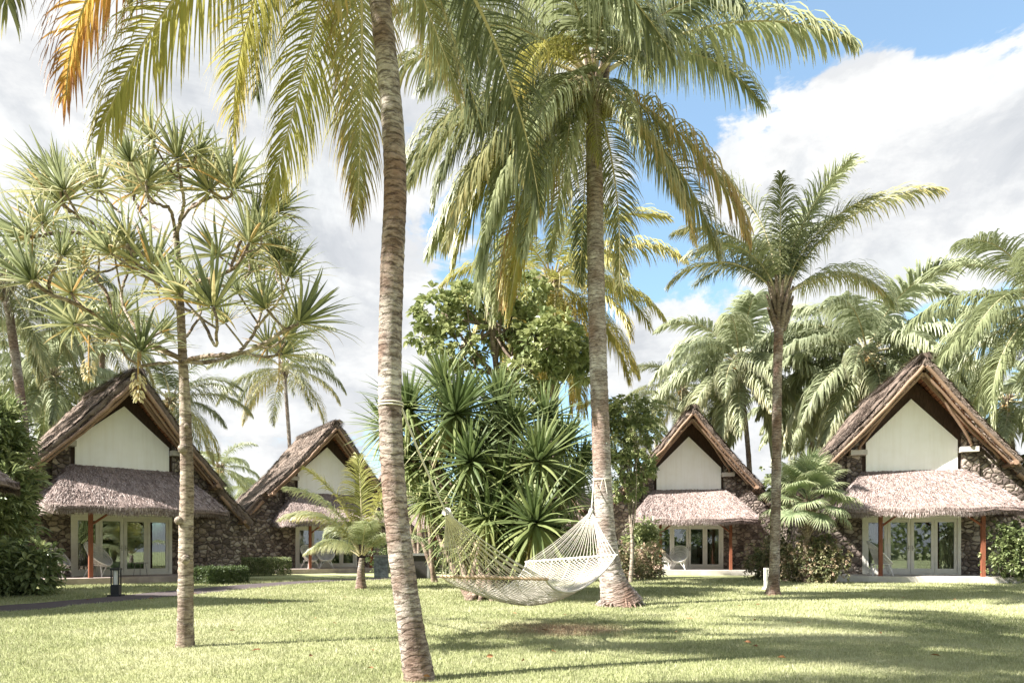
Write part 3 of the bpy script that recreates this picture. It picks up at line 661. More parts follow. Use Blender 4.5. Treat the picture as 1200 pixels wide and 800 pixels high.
def auto(n, lo=-40, hi=75, kind='frond', ages=(0, .25), seed=0, sc=(.85, 1.05)):
    r = random.Random(seed); out = []
    for i in range(n):
        t = i/(n-1); el = hi+(lo-hi)*t**.8; out.append((i*137.5+r.uniform(-14, 14), el+r.uniform(-6, 6), r.uniform(*sc), kind, max(0, ages[0]+(ages[1]-ages[0])*t+r.uniform(-.05, .05))))
    return out

# palm 1: tall leaning trunk in front
d1 = 5.85
palm('tall leaning coconut palm nearest the camera, hammock rope round its trunk, crown above the picture',
     [at(492, 645+CAMH*800/d1, d1), at(480, 725, d1), at(464, 600, d1), at(457, 470, d1), at(459, 330, d1), at(463, 200, d1), at(452, 60, d1), at(432, -90, d1), at(418, -190, d1)],
     [.128, .108, .102, .098, .100, .096, .092, .09, .08],
     [(125, -48, .64, 'frondyel', .1, 38), (97, -58, .62, 'frond', .4, 26), (168, -22, .74, 'frondyel', .1, 55), (176, 4, .80, 'frondyel', .6, 88), (190, 0, .6, 'frondyel', .2, 80), (150, -15, .60, 'frondyel', .2, 60), (-14, 6, .72, 'frondyel', .0, 85), (60, -40, .42, 'frond', .3, 30),
      (110, 5, .8, 'frond', .2), (350, 25, .9, 'frond', .1), (60, 10, .9), (235, 30, .8), (300, 35, .8), (330, 45, .9), (150, 40, .9), (200, 65, .8), (80, 50, .9), (250, 55, .9), (0, 55, .9), (120, 65, .8), (20, 35, .9), (315, 15, .9), (280, 40, .9), (130, 35, .9), (45, 30, .95), (85, 28, .95), (340, 10, .85)],
     fancy=True, nuts=9, flare=(.01, .5), skirt=False)
# palm 2: thick trunk holding the other end of the hammock
d2 = 14.2
palm('thick trunked coconut palm right of centre with flared foot, big hanging fronds, hammock tied on',
     [ground(727, 708), at(716, 670, d2), at(708, 600, d2), at(703, 480, d2), at(699, 350, d2), at(697, 220, d2), at(695, 95, d2)],
     [.24, .205, .195, .185, .18, .17, .15],
     [(-4, 28, 1.16, 'frondpale', .2, 66), (16, 42, 1.02, 'frondpale', .15, 80), (50, 8, .8, 'frond', .1), (-14, -30, 1.02, 'frond', .35, 42), (12, -36, .95, 'frond', .2, 36), (-30, -46, .9, 'frond', .3, 32), (178, 8, 1.0, 'frond', .1, 70), (188, -5, .95, 'frond', .0, 72), (172, -14, 1.0, 'frondyel', .0, 66), (205, -32, 1.1, 'frond', .15, 46), (192, -44, 1.15, 'frondpale', .0, 36), (160, -56, 1.05, 'frondyel', .2, 26), (215, -56, .95, 'frondpale', .1, 24), (150, -40, 1.1, 'frondpale', .2, 40),
      (196, -14, 1.08, 'frond', .1, 52), (165, -24, 1.05, 'frondpale', .1, 45), (180, -34, 1.0, 'frondyel', .0, 44), (210, -42, 1.0, 'frondpale', .1, 38), (150, -48, 1.0, 'frondyel', .35, 30), (235, -44, .72, 'frondpale', .2, 32), (250, -26, .85, 'frondpale', .1, 50),
      (120, -50, .75, 'frondpale', .3, 24), (90, -30, .9), (60, -40, .9, 'frond', .2), (200, 30, 1.0, 'frond', .1), (225, 5, 1.0, 'frond', .1, 70), (255, 12, 1.0, 'frondpale', .0, 75), (240, 0, .8, 'frondyel', .1, 80), (268, 18, .85, 'frondpale', .1, 100), (280, -35, .62, 'frondpale', .2, 48), (262, -50, .6, 'frondyel', .1, 34), (225, -30, .8, 'frond', .2, 50), (182, 22, 1.05, 'frond', .1, 76), (10, 62, .9, 'frond', .1, 60), (285, -5, .85, 'frond', .1, 62), (310, 20, .9), (340, 45, .95), (30, 55, .95),
      (160, 45, .95), (110, 30, .95), (240, 55, .95), (80, 65, .9), (300, 70, .9), (170, 70, .9)],
     crownL=1.0, fancy=True, nuts=16, flare=(.24, .42), tm='palmtrunk2')
# palm 3: slimmer one on the right lawn
d3 = CAMH*800/(697-645)
palm('slim coconut palm standing alone on the right lawn before the cottages, dark upright fronds',
     [ground(906, 697), at(908, 650, d3), at(910, 540, d3), at(911, 440, d3), at(914, 352, d3)], [.13, .12, .115, .11, .115],
     [(5, 76, 1.0, 'frondpale', .1, 46), (-6, 64, 1.08, 'frond', .2, 74), (8, 40, .95, 'frondpale', .2, 88), (172, 86, .90, 'frondpale', .1, 48), (180, 74, .84, 'frond', .2, 98), (178, 56, .76, 'frond', .2, 108), (200, 66, .7, 'frondpale', .2, 110),
      (30, 72, .9, 'frond', .1, 60), (320, 74, .75, 'frond', .1, 70), (90, 76, .9), (120, 64, .75), (60, 62, .8), (-25, 30, .6, 'frond', .2, 90), (300, 80, .8, 'frondpale', .1, 50), (250, 78, .7, 'frond', .1, 60), (150, 70, .8, 'frond', .15, 90)],
     crownL=.88, kind='frond', tm='palmtrunk', nuts=0, flare=(.05, .3), fancy=True)
# young palm
yb = ground(423, 689)
palm('young yellow green palm with short stem growing on the lawn before the left cottages',
     [yb, yb+np.array([0, 0, .40]), yb+np.array([.02, 0, .9])], [.15, .12, .07],
     [(95, 86, .68, 'frondyel', .0, 30), (10, 80, .74, 'frondyel', .0, 42), (350, 72, .60, 'frondpale', .2, 60), (185, 84, .64, 'frondyel', .0, 50), (170, 60, .6, 'frondyel', .0, 90), (178, 62, .60, 'frondpale', .2, 92), (200, 74, .64, 'frondpale', .1, 70), (-8, 46, .48, 'frondpale', .1, 95), (165, 30, .42, 'frondpale', .2, 70), (330, 50, .44, 'frondpale', .15, 90), (290, 62, .46, 'frondpale', .1), (60, 50, .5, 'frondpale', .1), (130, 55, .5, 'frondpale', .1), (235, 40, .42, 'frondpale', .2, 80)],
     boots=False, flare=(.04, .2))
palm('coconut palm just outside the left of the picture whose crown shades the near lawn', [(-3.7, 2.6, 0), (-3.5, 2.7, 4), (-3.2, 3.0, 8.2)], [.15, .13, .12], auto(30, -35, 75, 'frond', (0, .2), 91), .85, nuts=6)
# background palms
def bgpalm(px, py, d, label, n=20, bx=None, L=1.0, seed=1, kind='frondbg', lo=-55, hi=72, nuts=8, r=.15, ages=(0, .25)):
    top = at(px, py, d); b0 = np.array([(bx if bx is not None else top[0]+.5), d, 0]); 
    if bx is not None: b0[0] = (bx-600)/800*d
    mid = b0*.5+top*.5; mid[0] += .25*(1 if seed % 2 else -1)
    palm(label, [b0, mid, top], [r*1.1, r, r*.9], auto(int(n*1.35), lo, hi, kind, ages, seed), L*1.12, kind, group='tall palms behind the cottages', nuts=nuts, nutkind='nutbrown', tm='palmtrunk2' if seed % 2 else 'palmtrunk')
bgpalm(866, 425, 40, 'pale crowned palm behind the slim lawn palm, left of it', 26, bx=897, L=1.2, seed=3, nuts=10)
bgpalm(1016, 415, 36, 'large pale palm with orange flower stalks above the gap left of the far right cottage', 30, bx=1030, L=1.3, seed=5, nuts=26)
bgpalm(1222, 356, 27, 'palm at the right edge with fronds reaching in above the far right cottage', 24, bx=1240, L=1.12, seed=7, kind='frondpale', ages=(0, .1))
bgpalm(1180, 470, 40, 'palm with low crown behind the right slope of the far right cottage', 20, L=.95, seed=9)
bgpalm(800, 455, 46, 'distant palm whose crown shows just above the cottage with the sunlit awning', 18, L=.9, seed=11, kind='frond')
bgpalm(648, 330, 24, 'yellowing palm with hanging fronds behind the broadleaf tree and the thick trunk', 26, bx=640, L=.92, seed=13, kind='frondyel', lo=-72, hi=60)
bgpalm(741, 490, 42, 'small distant palm behind the leafy tree right of the thick trunk', 16, L=.7, seed=15, kind='frond', nuts=0)
bgpalm(1110, 440, 50, 'distant palm showing its crown behind the ridge of the far right cottage', 18, L=1.0, seed=17)
bgpalm(948, 478, 52, 'distant pale palm low between the slim palm and the far right cottage', 20, L=1.05, seed=19)
bgpalm(333, 432, 46, 'slender palm with bare straight trunk between the two left cottages', 14, bx=325, L=.95, seed=21, kind='frond', nuts=0, r=.13, lo=-30)
bgpalm(6, 330, 24, 'palm at the left edge behind the screw pine with grey trunk', 20, bx=8, L=.75, seed=23, kind='frond', lo=-45, nuts=3, ages=(0, .1))
bgpalm(60, 440, 33, 'low crowned palm behind the left roof slope of the left cottage', 22, L=.95, seed=25, kind='frondbg', lo=-50, ages=(0, .15))
bgpalm(120, 385, 38, 'palm behind the ridge of the left cottage, seen through the screw pine', 18, L=.85, seed=26, kind='frond', lo=-50, nuts=4)
bgpalm(200, 470, 42, 'palm whose fronds show right of the left cottage behind the screw pine trunk', 18, L=.95, seed=27, kind='frond', lo=-50)
bgpalm(258, 548, 56, 'small far palm between the two left cottages, nearer the left one', 16, L=.72, seed=29, kind='frondpale')
bgpalm(300, 575, 66, 'farthest small palm just left of the long left roof slope', 14, L=.7, seed=31, kind='frondpale', nuts=0)

# ------------------------------------------------------------------ sword-leaf rosettes
def rosette_mesh(name, n, L, w, m, seed, up=.2, droopf=.5, tone=(.1, .6), low=-1.0, segs=5):
    r = np.random.default_rng(seed); b = MB()
    k = np.arange(n); az = k*2.39996+r.normal(0, .12, n); t = k/(n-1)
    el = np.radians(84-(84-np.degrees(low))*t**.9 if low > -2 else 0)
    D = np.stack([np.cos(az)*np.cos(el), np.sin(az)*np.cos(el), np.sin(el)], -1)
    ln = L*r.uniform(.78, 1.08, n)*np.interp(t, [0, .2, .8, 1], [.7, 1, 1, .8])
    Sd = nrm(np.stack([-np.sin(az), np.cos(az), np.zeros(n)], -1)+r.normal(0, .06, (n, 3))); pts = [D*.03]; d = D.copy(); dr = droopf*r.uniform(.4, 1.5, n)
    for i in range(segs):
        pts.append(pts[-1]+d*(ln/segs)[:, None]); d = nrm(d+np.array([0, 0, -1.0])*(dr*(.04+.09*i))[:, None])
    pts = np.stack(pts, 1); m_s = segs+1
    dirs = nrm(np.gradient(pts, axis=1)); U = np.cross(Sd[:, None, :], dirs)
    wd = w*np.array([.7, 1.0, .95, .75, .45, .04])[None, :, None]
    A = pts-Sd[:, None, :]*wd+U*wd*.45; B = pts+Sd[:, None, :]*wd+U*wd*.45
    V = np.stack([A, pts, B], 2).reshape(-1, 3)
    o = np.arange(n)[:, None, None]*(3*m_s)+np.arange(segs)[None, :, None]*3
    F = np.concatenate([(o+np.array([0, 1, 4, 3])[None, None]).reshape(-1, 4), (o+np.array([1, 2, 5, 4])[None, None]).reshape(-1, 4)])
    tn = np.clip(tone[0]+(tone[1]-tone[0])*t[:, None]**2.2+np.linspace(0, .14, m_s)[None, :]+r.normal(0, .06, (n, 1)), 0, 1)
    b.add(V, F, 0, np.repeat(tn[:, :, None], 3, 2).ravel())
    return b.mesh(name, M[m])

# screw pine (pandanus) on the left lawn
dp = CAMH*800/(757-645)
def screwpine():
    base = ground(217, 757); root = empty('screw_pine', base, 0, 'spreading screw pine with stiff leaf tufts and pale trunk on the left lawn', 'tree')
    dd = dp
    def q(px, py, off=0): return at(px*1.0, py, dd+off)-base+np.array([(px-600)/800*0, 0, 0])
    def pq(px, py, off=0): return at(px, py, dd+off)-base
    b, P = trunk_mesh([pq(217, 757), pq(218, 640), pq(219, 560), pq(217, 480), pq(214, 415), pq(210, 332), pq(206, 270)], [.09, .08, .074, .062, .05, .042, .034], 190, 12, .09, .015, (.02, .15), .03)
    for (px, py, s) in ((221, 655, .055), (213, 610, .05), (218, 527, .06), (222, 500, .03)):   # knots on the stem
        c = pq(px, py); b.ball(c+np.array([0, -.075, 0]), s, 0, 8, 6)
    b.build('trunk', M['pandbark'], root, True)
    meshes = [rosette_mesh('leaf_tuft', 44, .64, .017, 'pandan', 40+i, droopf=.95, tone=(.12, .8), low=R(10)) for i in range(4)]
    def limb(pts, r0, r1, tips=()):
        bb = MB(); Q = spline(pts, 26); Q[1:-1] += rng.normal(0, .005, Q[1:-1].shape); s = np.linspace(0, 1, 26); bb.tube(Q, (r0+(r1-r0)*s)*.66, 8, 0, np.linspace(0, 3, 26), wob=.05); bb.build('branch', M['pandbark'], root, True); return Q
    def tuft(p, px, sc=1.0, dirv=None, cx=213, cy=400):
        o = link('leaf_tuft', random.choice(meshes), root, p, random.uniform(0, 6.28), sc*random.uniform(.85, 1.1))
        v = dirv if dirv is not None else np.array([0, 0, 1.0]); v = Vector(tuple(nrm(v))); o.rotation_euler = (v.to_track_quat('Z', 'Y').to_matrix() @ __import__('mathutils').Matrix.Rotation(random.uniform(0, 6.28), 3, 'Z')).to_euler()
    # each limb: list of (px, py, depth offset) from the stem outwards, then side tufts
    L = [
     ([(213, 421, 0), (170, 400, -.3), (140, 388, -.6), (100, 362, -1.0), (62, 345, -1.3), (38, 330, -1.5)], .045, .028),
     ([(213, 421, 0), (185, 410, .5), (160, 402, .8), (120, 385, 1.2), (88, 380, 1.4)], .04, .026),
     ([(140, 388, -.6), (125, 345, -.5), (108, 325, -.4), (98, 312, -.4)], .03, .022),
     ([(170, 400, -.3), (150, 370, .3), (142, 345, .5), (150, 318, .6)], .03, .022),
     ([(211, 332, 0), (180, 305, -.3), (145, 288, -.6), (110, 274, -.9), (62, 274, -1.2), (35, 278, -1.3)], .042, .024),
     ([(145, 288, -.6), (110, 262, -.4), (80, 246, -.4), (72, 236, -.4)], .028, .022),
     ([(180, 305, -.3), (160, 265, .2), (130, 240, .5), (115, 222, .6)], .03, .02),
     ([(207, 285, 0), (175, 262, .5), (160, 240, .9), (155, 226, 1.0)], .03, .02),
     ([(206, 270, 0), (198, 245, -.4), (175, 235, -.5), (172, 212, -.5)], .03, .02),
     ([(206, 270, 0), (222, 245, .3), (238, 233, .5), (255, 214, .6)], .032, .02),
     ([(207, 280, 0), (215, 235, -.3), (210, 205, -.5), (208, 186, -.5)], .03, .02),
     ([(222, 245, .3), (245, 232, -.2), (268, 232, -.4), (272, 222, -.4)], .026, .02),
     ([(211, 332, 0), (240, 328, -.4), (270, 316, -.6), (285, 300, -.8), (292, 285, -.8)], .036, .022),
     ([(240, 328, -.4), (262, 335, .4), (290, 322, .9), (318, 300, 1.0)], .028, .02),
     ([(213, 422, 0), (245, 424, .3), (280, 412, .7), (300, 385, .9), (308, 358, 1.0)], .042, .024),
     ([(213, 422, 0), (250, 417, -.6), (290, 412, -1.0), (330, 390, -1.2), (350, 378, -1.2)], .042, .024),
     ([(280, 412, .7), (310, 418, 1.2), (330, 415, 1.4)], .028, .022),
     ([(212, 360, 0), (235, 372, -.7), (252, 405, -1.1), (254, 376, -1.5), (250, 360, -1.5)], .028, .02),
     ([(212, 365, 0), (200, 352, -.8), (180, 325, -1.2), (178, 318, -1.2)], .028, .02),
     ([(212, 400, 0), (225, 385, .9), (235, 365, 1.5), (232, 350, 1.6)], .028, .02),
     ([(214, 425, 0), (190, 425, -.8), (165, 428, -1.1), (165, 412, -1.3)], .028, .02),
     ([(300, 385, .9), (328, 350, .5), (338, 325, .3)], .026, .02),
     ([(270, 316, -.6), (288, 270, -.3), (300, 258, -.3)], .026, .02),
    ]
    for pts, r0, r1 in L:
        Q = limb([pq(*p) for p in pts], r0, r1); e = Q[-1]; dv = nrm(Q[-1]-Q[-6])+np.array([0, 0, .75]); tuft(e, 0, 1.0, dv)
        for k in ((14, 20) if random.random() < .75 else (17,)):
            t0 = Q[k]; dv2 = nrm(np.array([rng.normal(0, .7), rng.normal(0, .8), .75])); t1 = t0+dv2*rng.uniform(.25, .5); m1 = (t0+t1)/2+np.array([rng.normal(0, .04), 0, -.05])
            Q2 = np.array(spline([t0, m1, t1], 8)); bb = MB(); bb.tube(Q2, np.linspace(r1*.6, r1*.5, 8), 7, 0, np.linspace(0, 1, 8), wob=.04); bb.build('branch', M['pandbark'], root, True)
            tuft(t1, 0, .72, dv2+np.array([0, 0, .5]))
    # hanging flower sprays
    fm = None
    for (px, py, off, h) in ((38, 300, -1.3, .30), (104, 420, -.6, .24), (162, 436, -1.2, .28), (327, 436, 1.3, .24)):
        bb = MB(); n = 60; t = rng.random(n); a = rng.random(n)*6.28; rr = .032*np.sin(np.pi*np.clip(t+.1, 0, 1))+.01
        P = np.stack([np.cos(a)*rr, np.sin(a)*rr, -t*h], -1); D = nrm(np.stack([np.cos(a), np.sin(a), -np.ones(n)*.9], -1)); bb.leaves(P, D, .055, .022, .2, 0, .4+.6*rng.random(n)); bb.tube([(0, 0, .25), (0, 0, 0), (0, 0, -h)], .008, 5)
        bb.build('flower_spray', M['flower'], root, False, pq(px, py, off))
    return root
screwpine()

# dracaena clump in the middle
def sword_plant(name, label, stems, L=1.42, w=.050, n=120, seed=1, group=None, base=None, tone=(.28, .8), mn='blade', nm=4, cat='plant'):
    base = np.array(base); root = empty(name, base, 0, label, cat, group)
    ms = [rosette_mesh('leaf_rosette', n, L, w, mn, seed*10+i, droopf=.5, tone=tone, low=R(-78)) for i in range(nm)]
    b = MB()
    for (foot, p, sc) in stems:
        foot = np.array(foot); P = np.array(p)-base; mid = (foot+P)/2+np.array([rng.normal(0, .12), rng.normal(0, .12), .2])
        b.tube(spline([foot, mid, P], 14), np.linspace(.085, .055, 14), 8, 0, np.linspace(0, 3, 14), wob=.05)
        o = link('leaf_rosette', random.choice(ms), root, P, 0, sc)
        tl = Vector((rng.normal(0, .22)+.14*(P[0]-foot[0]), -.30+rng.normal(0, .15), 1)); o.rotation_euler = tl.to_track_quat('Z', 'Y').to_euler()
    b.build('stems', M['bark'], root, True); return root
db = ground(590, 699); dc = db[1]
S = []
for (px, py, off, sc) in ((534, 484, .2, 1.25), (631, 540, -.6, 1.1), (552, 540, -.5, 1.0), (627, 612, -1.3, 1.1), (478, 478, .8, 1.0), (592, 568, -.3, 1.05), (572, 606, -.8, .95), (664, 575, .3, .9), (598, 500, .9, 1.05), (545, 585, .1, 1.0), (660, 520, 1.0, .9), (505, 540, 1.0, .95), (500, 585, .9, .75), (600, 640, -.3, .8), (560, 640, .2, .8), (520, 450, 1.5, .9), (650, 625, .2, .8), (455, 500, 1.5, .9), (580, 520, 1.2, 1.0), (610, 575, .8, 1.0), (535, 620, 1.0, .9), (480, 540, 1.4, .9), (585, 470, 1.8, .95), (640, 490, 1.6, .9), (570, 560, 1.6, 1.0), (680, 545, 1.2, .8), (600, 610, .8, 1.0), (545, 515, 1.6, 1.0)):
    S.append(((rng.normal(0, .45), rng.normal(0, .35), 0), at(px, py, dc+off), sc))
sword_plant('dracaena', 'large clump of dark green sword leaved dracaena behind the hammock', S, base=db, seed=5)
# gnarled stump root at its foot
b = MB()
for k in range(16):
    a = rng.uniform(0, 6.28); b.tube(spline([(0+.15*math.cos(a), .1*math.sin(a), .55), (.28*math.cos(a), .24*math.sin(a), .25), (.55*math.cos(a), .45*math.sin(a), -.03)], 10), np.linspace(.10, .05, 10), 7, 0, np.linspace(0, 1, 10), wob=.10)
tag(b.build('root_stump', M['bark'], None, True, (db[0]-.35, db[1]-.9, 0)), 'gnarled pale root stump on the grass under the hammock', 'stump')
# slim stemmed dracaenas behind
for (px, py, pb, d, lab) in ((505, 560, 508, 24, 'slim pale stemmed dracaena behind the left end of the hammock'), (487, 548, 490, 27, 'slim dracaena with drooping pale leaves just right of the leaning palm trunk')):
    q0 = np.array([(pb-600)/800*d, d, 0]); sword_plant('slim_dracaena', lab, [((0, 0, 0), at(px, py, d), 1.0), ((.1, 0, 0), at(px-14, py+22, d+.4), .7)], L=1.1, w=.03, n=60, seed=int(px), base=q0, tone=(.35, .85))
# left bush
bb_ = np.array([-13.4, 18.6, 0]); S = []
for (px, py, off, sc) in ((-5, 500, 0, 1.0), (12, 530, -.6, .9), (-8, 560, -.8, 1.0), (-30, 520, 0, 1.0), (5, 590, -.4, .8), (-35, 570, 0, 1.0), (-5, 480, .5, .85), (18, 555, .3, .8), (-15, 610, -.6, .9), (8, 510, .8, .9), (-20, 540, .9, 1.0), (12, 575, .8, .8)):
    S.append(((rng.normal(0, .3), rng.normal(0, .3), 0), at(px, py, 18.6+off), sc))
sword_plant('broad_dracaena', 'dense dark green strap leaved bush at the left edge before the stone wall', S, L=1.05, w=.055, n=80, seed=77, base=bb_)

# ------------------------------------------------------------------ broadleaf trees, shrubs, hedges
def blob_leaves(b, blobs, n, L, wd, tone=(.1, .8), clump=9, seed=1, shell=.55):
    r = np.random.default_rng(seed); vol = np.array([q[3]*q[4]*q[5] for q in blobs]); pr = vol/vol.sum()
    nc = n//clump; idx = r.choice(len(blobs), nc, p=pr); B = np.array(blobs, float)[idx]
    d = nrm(r.normal(0, 1, (nc, 3))); rad = (shell+(1-shell)*r.random(nc)**.6)[:, None]*(1+.12*r.normal(0, 1, (nc, 1)))
    C = B[:, :3]+d*rad*B[:, 3:6]; od = nrm(d/B[:, 3:6]+np.array([0, 0, .25]))
    C2 = np.repeat(C, clump, 0); O2 = np.repeat(od, clump, 0); m = len(C2)
    D = nrm(O2*.75+r.normal(0, .62, (m, 3))); tn = np.repeat(r.uniform(*tone, nc), clump)+r.normal(0, .07, m)
    ok = C2[:, 2] > .03
    b.leaves((C2+D*L*.15)[ok], D[ok], L*r.uniform(.7, 1.15, m)[ok], wd*r.uniform(.8, 1.15, m)[ok], .18, 0, np.clip(tn, 0, 1)[ok])
    return C
def tree(name, label, base, trunkpts, r0, blobs, n, L, wd, m='broad', bm='bark', group=None, seed=1, branches=16, clump=9, cat='tree', tone=(.1, .8), shell=.55):
    base = np.array(base, float); root = empty(name, base, 0, label, cat, group)
    tp = [np.array(p)-base for p in trunkpts]; b = MB(); Q = spline(tp, 24); b.tube(Q, np.linspace(r0, r0*.45, 24), 9, 0, np.linspace(0, 4, 24), wob=.03)
    bl = [tuple(np.array(q[:3])-base)+tuple(q[3:]) for q in blobs]
    for k in range(branches):
        q = bl[k % len(bl)]; c = np.array(q[:3])+rng.normal(0, .35, 3)*np.array(q[3:6]); s = Q[rng.integers(10, 24)]
        b.tube(spline([s, (s+c)/2+np.array([0, 0, -.15])+rng.normal(0, .08, 3), c], 9), np.linspace(r0*.42, r0*.12, 9), 6, 0, .5)
    b.build('trunk', M[bm], root, True)
    c = MB(); blob_leaves(c, bl, n, L, wd, tone, clump, seed, shell); c.build('crown', M[m], root); return root
def B(px, py, d, rx, ry=None, rz=None):
    p = at(px, py, d); return (p[0], p[1], p[2], rx, ry or rx, rz or rx*.8)
d = 20.5
tree('broadleaf_tree', 'leafy broadleaf tree rising behind the dracaena clump in the centre', (-.35, d, 0), [(-.35, d, 0), (-.4, d, 2.6), at(585, 480, d), at(578, 400, d), at(570, 370, d)], .14,
     [B(515, 365, d, .75, .9, .6), B(560, 350, d-.2, .8, .9, .45), B(610, 345, d, .8, .9, .5), B(540, 405, d-.3, .8, .8, .6), B(640, 400, d-.5, 1.0, 1.0, .7), B(600, 385, d+.4, .8, 1, .7), B(665, 410, d, .8, .9, .7), B(620, 440, d-.4, .9, 1, .5), B(500, 395, d, .5, .6, .4), B(675, 430, d+.3, .5, .8, .5)],
     6200, .25, .125, seed=3, branches=26, tone=(.3, 1.1))
d = 24
tree('leafy_tree', 'small leafy tree with pale slender stems between the thick palm trunk and the sunlit cottage', ((737-600)/800*d, d, 0), [((739-600)/800*d, d, 0), at(741, 640, d), at(738, 600, d), at(735, 540, d)], .08,
     [B(735, 480, d, .8, .8, .45), B(750, 505, d, .75, .8, .5), B(722, 520, d, .6, .7, .6), B(742, 545, d-.2, .8, .8, .6), B(760, 480, d+.2, .5, .5, .35), B(735, 572, d-.1, .65, .7, .4), B(715, 490, d, .5, .5, .4)], 6500, .16, .075, bm='slimbark', seed=4, branches=12, tone=(.3, 1.05))
def shrub(name, label, blobs, n, L, wd, m='hedge', tone=(.1, .9), seed=1, clump=7, group=None, stems=8, cat='shrub', shell=.4):
    bl = np.array(blobs, float); base = np.array([bl[:, 0].mean(), bl[:, 1].mean(), 0]); root = empty(name, base, 0, label, cat, group)
    b = MB(); b.tube([(x_-base[0], y_-base[1], -.03) for x_, y_ in sorted((q[0], q[1]) for q in bl)]+[(bl[:, 0].max()-base[0]+.1, bl[np.argmax(bl[:, 0]), 1]-base[1], -.03)], .05, 6)
    for k in range(stems):
        q = bl[k % len(bl)]; c = q[:3]-base+rng.normal(0, .3, 3)*q[3:6]; f = np.array([q[0]-base[0], q[1]-base[1], -.03])
        b.tube(spline([f, (f+c)/2+rng.normal(0, .05, 3), c], 7), np.linspace(.025, .01, 7), 5, 0, .5)
    b.build('stem', M['slimbark'], root, True)
    bl2 = bl.copy(); bl2[:, :3] -= base; c = MB(); blob_leaves(c, [tuple(q) for q in bl2], n, L, wd, tone, clump, seed, shell); c.build('foliage', M[m], root); return root
def line(p0, p1, n, r, h, jit=.1):
    """row of overlapping leaf masses along a ground line"""
    out = []
    for k in range(n):
        t = (k+.5)/n; p = np.array(p0)*(1-t)+np.array(p1)*t; out.append((p[0]+rng.normal(0, jit), p[1]+rng.normal(0, jit), h*.5, r*rng.uniform(.9, 1.15), r*rng.uniform(.9, 1.15), h*.55*rng.uniform(.9, 1.12)))
    return out
def gp(px, d): return ((px-600)/800*d, d)
shrub('leafy_shrub', 'bright leafy shrub at the foot of the stone wall in the left corner', line(gp(-30, 16.6), gp(44, 17.2), 5, .5, 1.25), 3600, .26, .09, 'broad', (.1, .85), 11)
shrub('corner_bush', 'dark bushy growth at the left edge under the strap leaves', [B(-10, 560, 17.8, 1.0, 1.0, 1.2), B(2, 600, 17.6, .8, .9, 1.0), B(-30, 520, 18.0, 1.1, 1.0, 1.2), B(-10, 505, 18.0, .8, .9, .8), B(-25, 600, 17.5, .8, .8, .8)], 6500, .36, .075, 'broad', (.15, .85), 21)
def hedge(name, label, p0, p1, wd, h, n, m='hedge', tone=(.15, .95), L=.07, seed=1):
    p0 = np.array(p0, float); p1 = np.array(p1, float); mid = (p0+p1)/2; root = empty(name, (mid[0], mid[1], 0), 0, label, 'hedge')
    r = np.random.default_rng(seed); ax = nrm(p1-p0); pe = np.array([-ax[1], ax[0]]); ln = np.linalg.norm(p1-p0); b = MB()
    k = int(ln/.3)+1
    for i in range(k):
        c = ax*((i+.5)/k-.5)*ln; b.tube([(c[0], c[1], 0), (c[0]+.04, c[1], h*.7)], [.02, .012], 5)
    b.build('stem', M['slimbark'], root)
    u = r.uniform(-.5, .5, n)*ln; v = r.uniform(-.5, .5, n)*wd; z = r.uniform(.02, 1, n)*h
    f = r.integers(0, 4, n); v = np.where(f == 0, -wd/2+r.normal(0, .03, n), v); v = np.where(f == 1, wd/2+r.normal(0, .03, n), v); z = np.where(f == 2, h+r.normal(0, .035, n), z)
    e = r.random(n) < .12; u = np.where(e, np.sign(u)*ln/2+r.normal(0, .03, n), u)
    P = np.stack([ax[0]*u+pe[0]*v, ax[1]*u+pe[1]*v, z], -1); D = nrm(r.normal(0, 1, (n, 3))+np.array([0, 0, .5])); c = MB(); c.leaves(P, D, L*r.uniform(.7, 1.3, n), L*.55, .1, 0, r.uniform(*tone, n))
    c.build('foliage', M[m], root)
hedge('clipped_hedge', 'low dark clipped hedge right of the left cottage patio', gp(236, 22.5), gp(282, 23.6), .9, .52, 6000, tone=(.05, .45), seed=2)
hedge('clipped_hedge', 'paler clipped hedge under the high stone wall of the half hidden cottage', gp(275, 30), gp(336, 31.5), .9, .75, 8000, tone=(.4, 1), seed=3)
hedge('clipped_hedge', 'small pale hedge seen far between the two left cottages', gp(225, 31), gp(262, 33), .9, .7, 3000, tone=(.4, 1), seed=6)
shrub('bronze_shrub', 'mixed bronze and green shrubs left of the sunlit cottage patio', line(gp(722, 24.5), gp(768, 27.5), 5, .55, 1.3), 3600, .2, .055, 'croton', (.2, 1), 12)
shrub('ginger_plant', 'tall bright leafy plant beside the left porch post of the sunlit cottage', line(gp(748, 28), gp(766, 28.6), 3, .4, 2.2), 1600, .32, .09, 'broad', (.3, 1), 13)
shrub('leafy_border', 'mottled leafy border right of the sunlit cottage up to the slim palm', line(gp(882, 26.5), gp(925, 24.5), 6, .45, 1.25), 4200, .12, .06, 'croton', (.2, .9), 14)
shrub('leafy_border', 'taller mottled border between the fan palm and the far right patio', line(gp(930, 24.2), gp(988, 22.9), 7, .5, 1.55), 6000, .12, .06, 'croton', (.1, .9), 15)
shrub('dark_shrub', 'dark green climbing bush right of the far right porch post', line(gp(1172, 23.2), gp(1215, 22.6), 5, .6, 2.0), 4500, .13, .075, 'broad', (.0, .7), 16)
shrub('wall_creeper', 'brown green shrub against the stone wall behind the fan palm', line(gp(900, 29), gp(985, 27.6), 8, .5, 2.6), 5000, .13, .06, 'croton', (.0, .6), 17)
shrub('low_shrub', 'low grey green shrubs behind the dark stone table near the leaning trunk', line(gp(440, 33), gp(540, 33), 9, .6, 1.5), 5000, .12, .06, 'hedge', (.0, .7), 18)
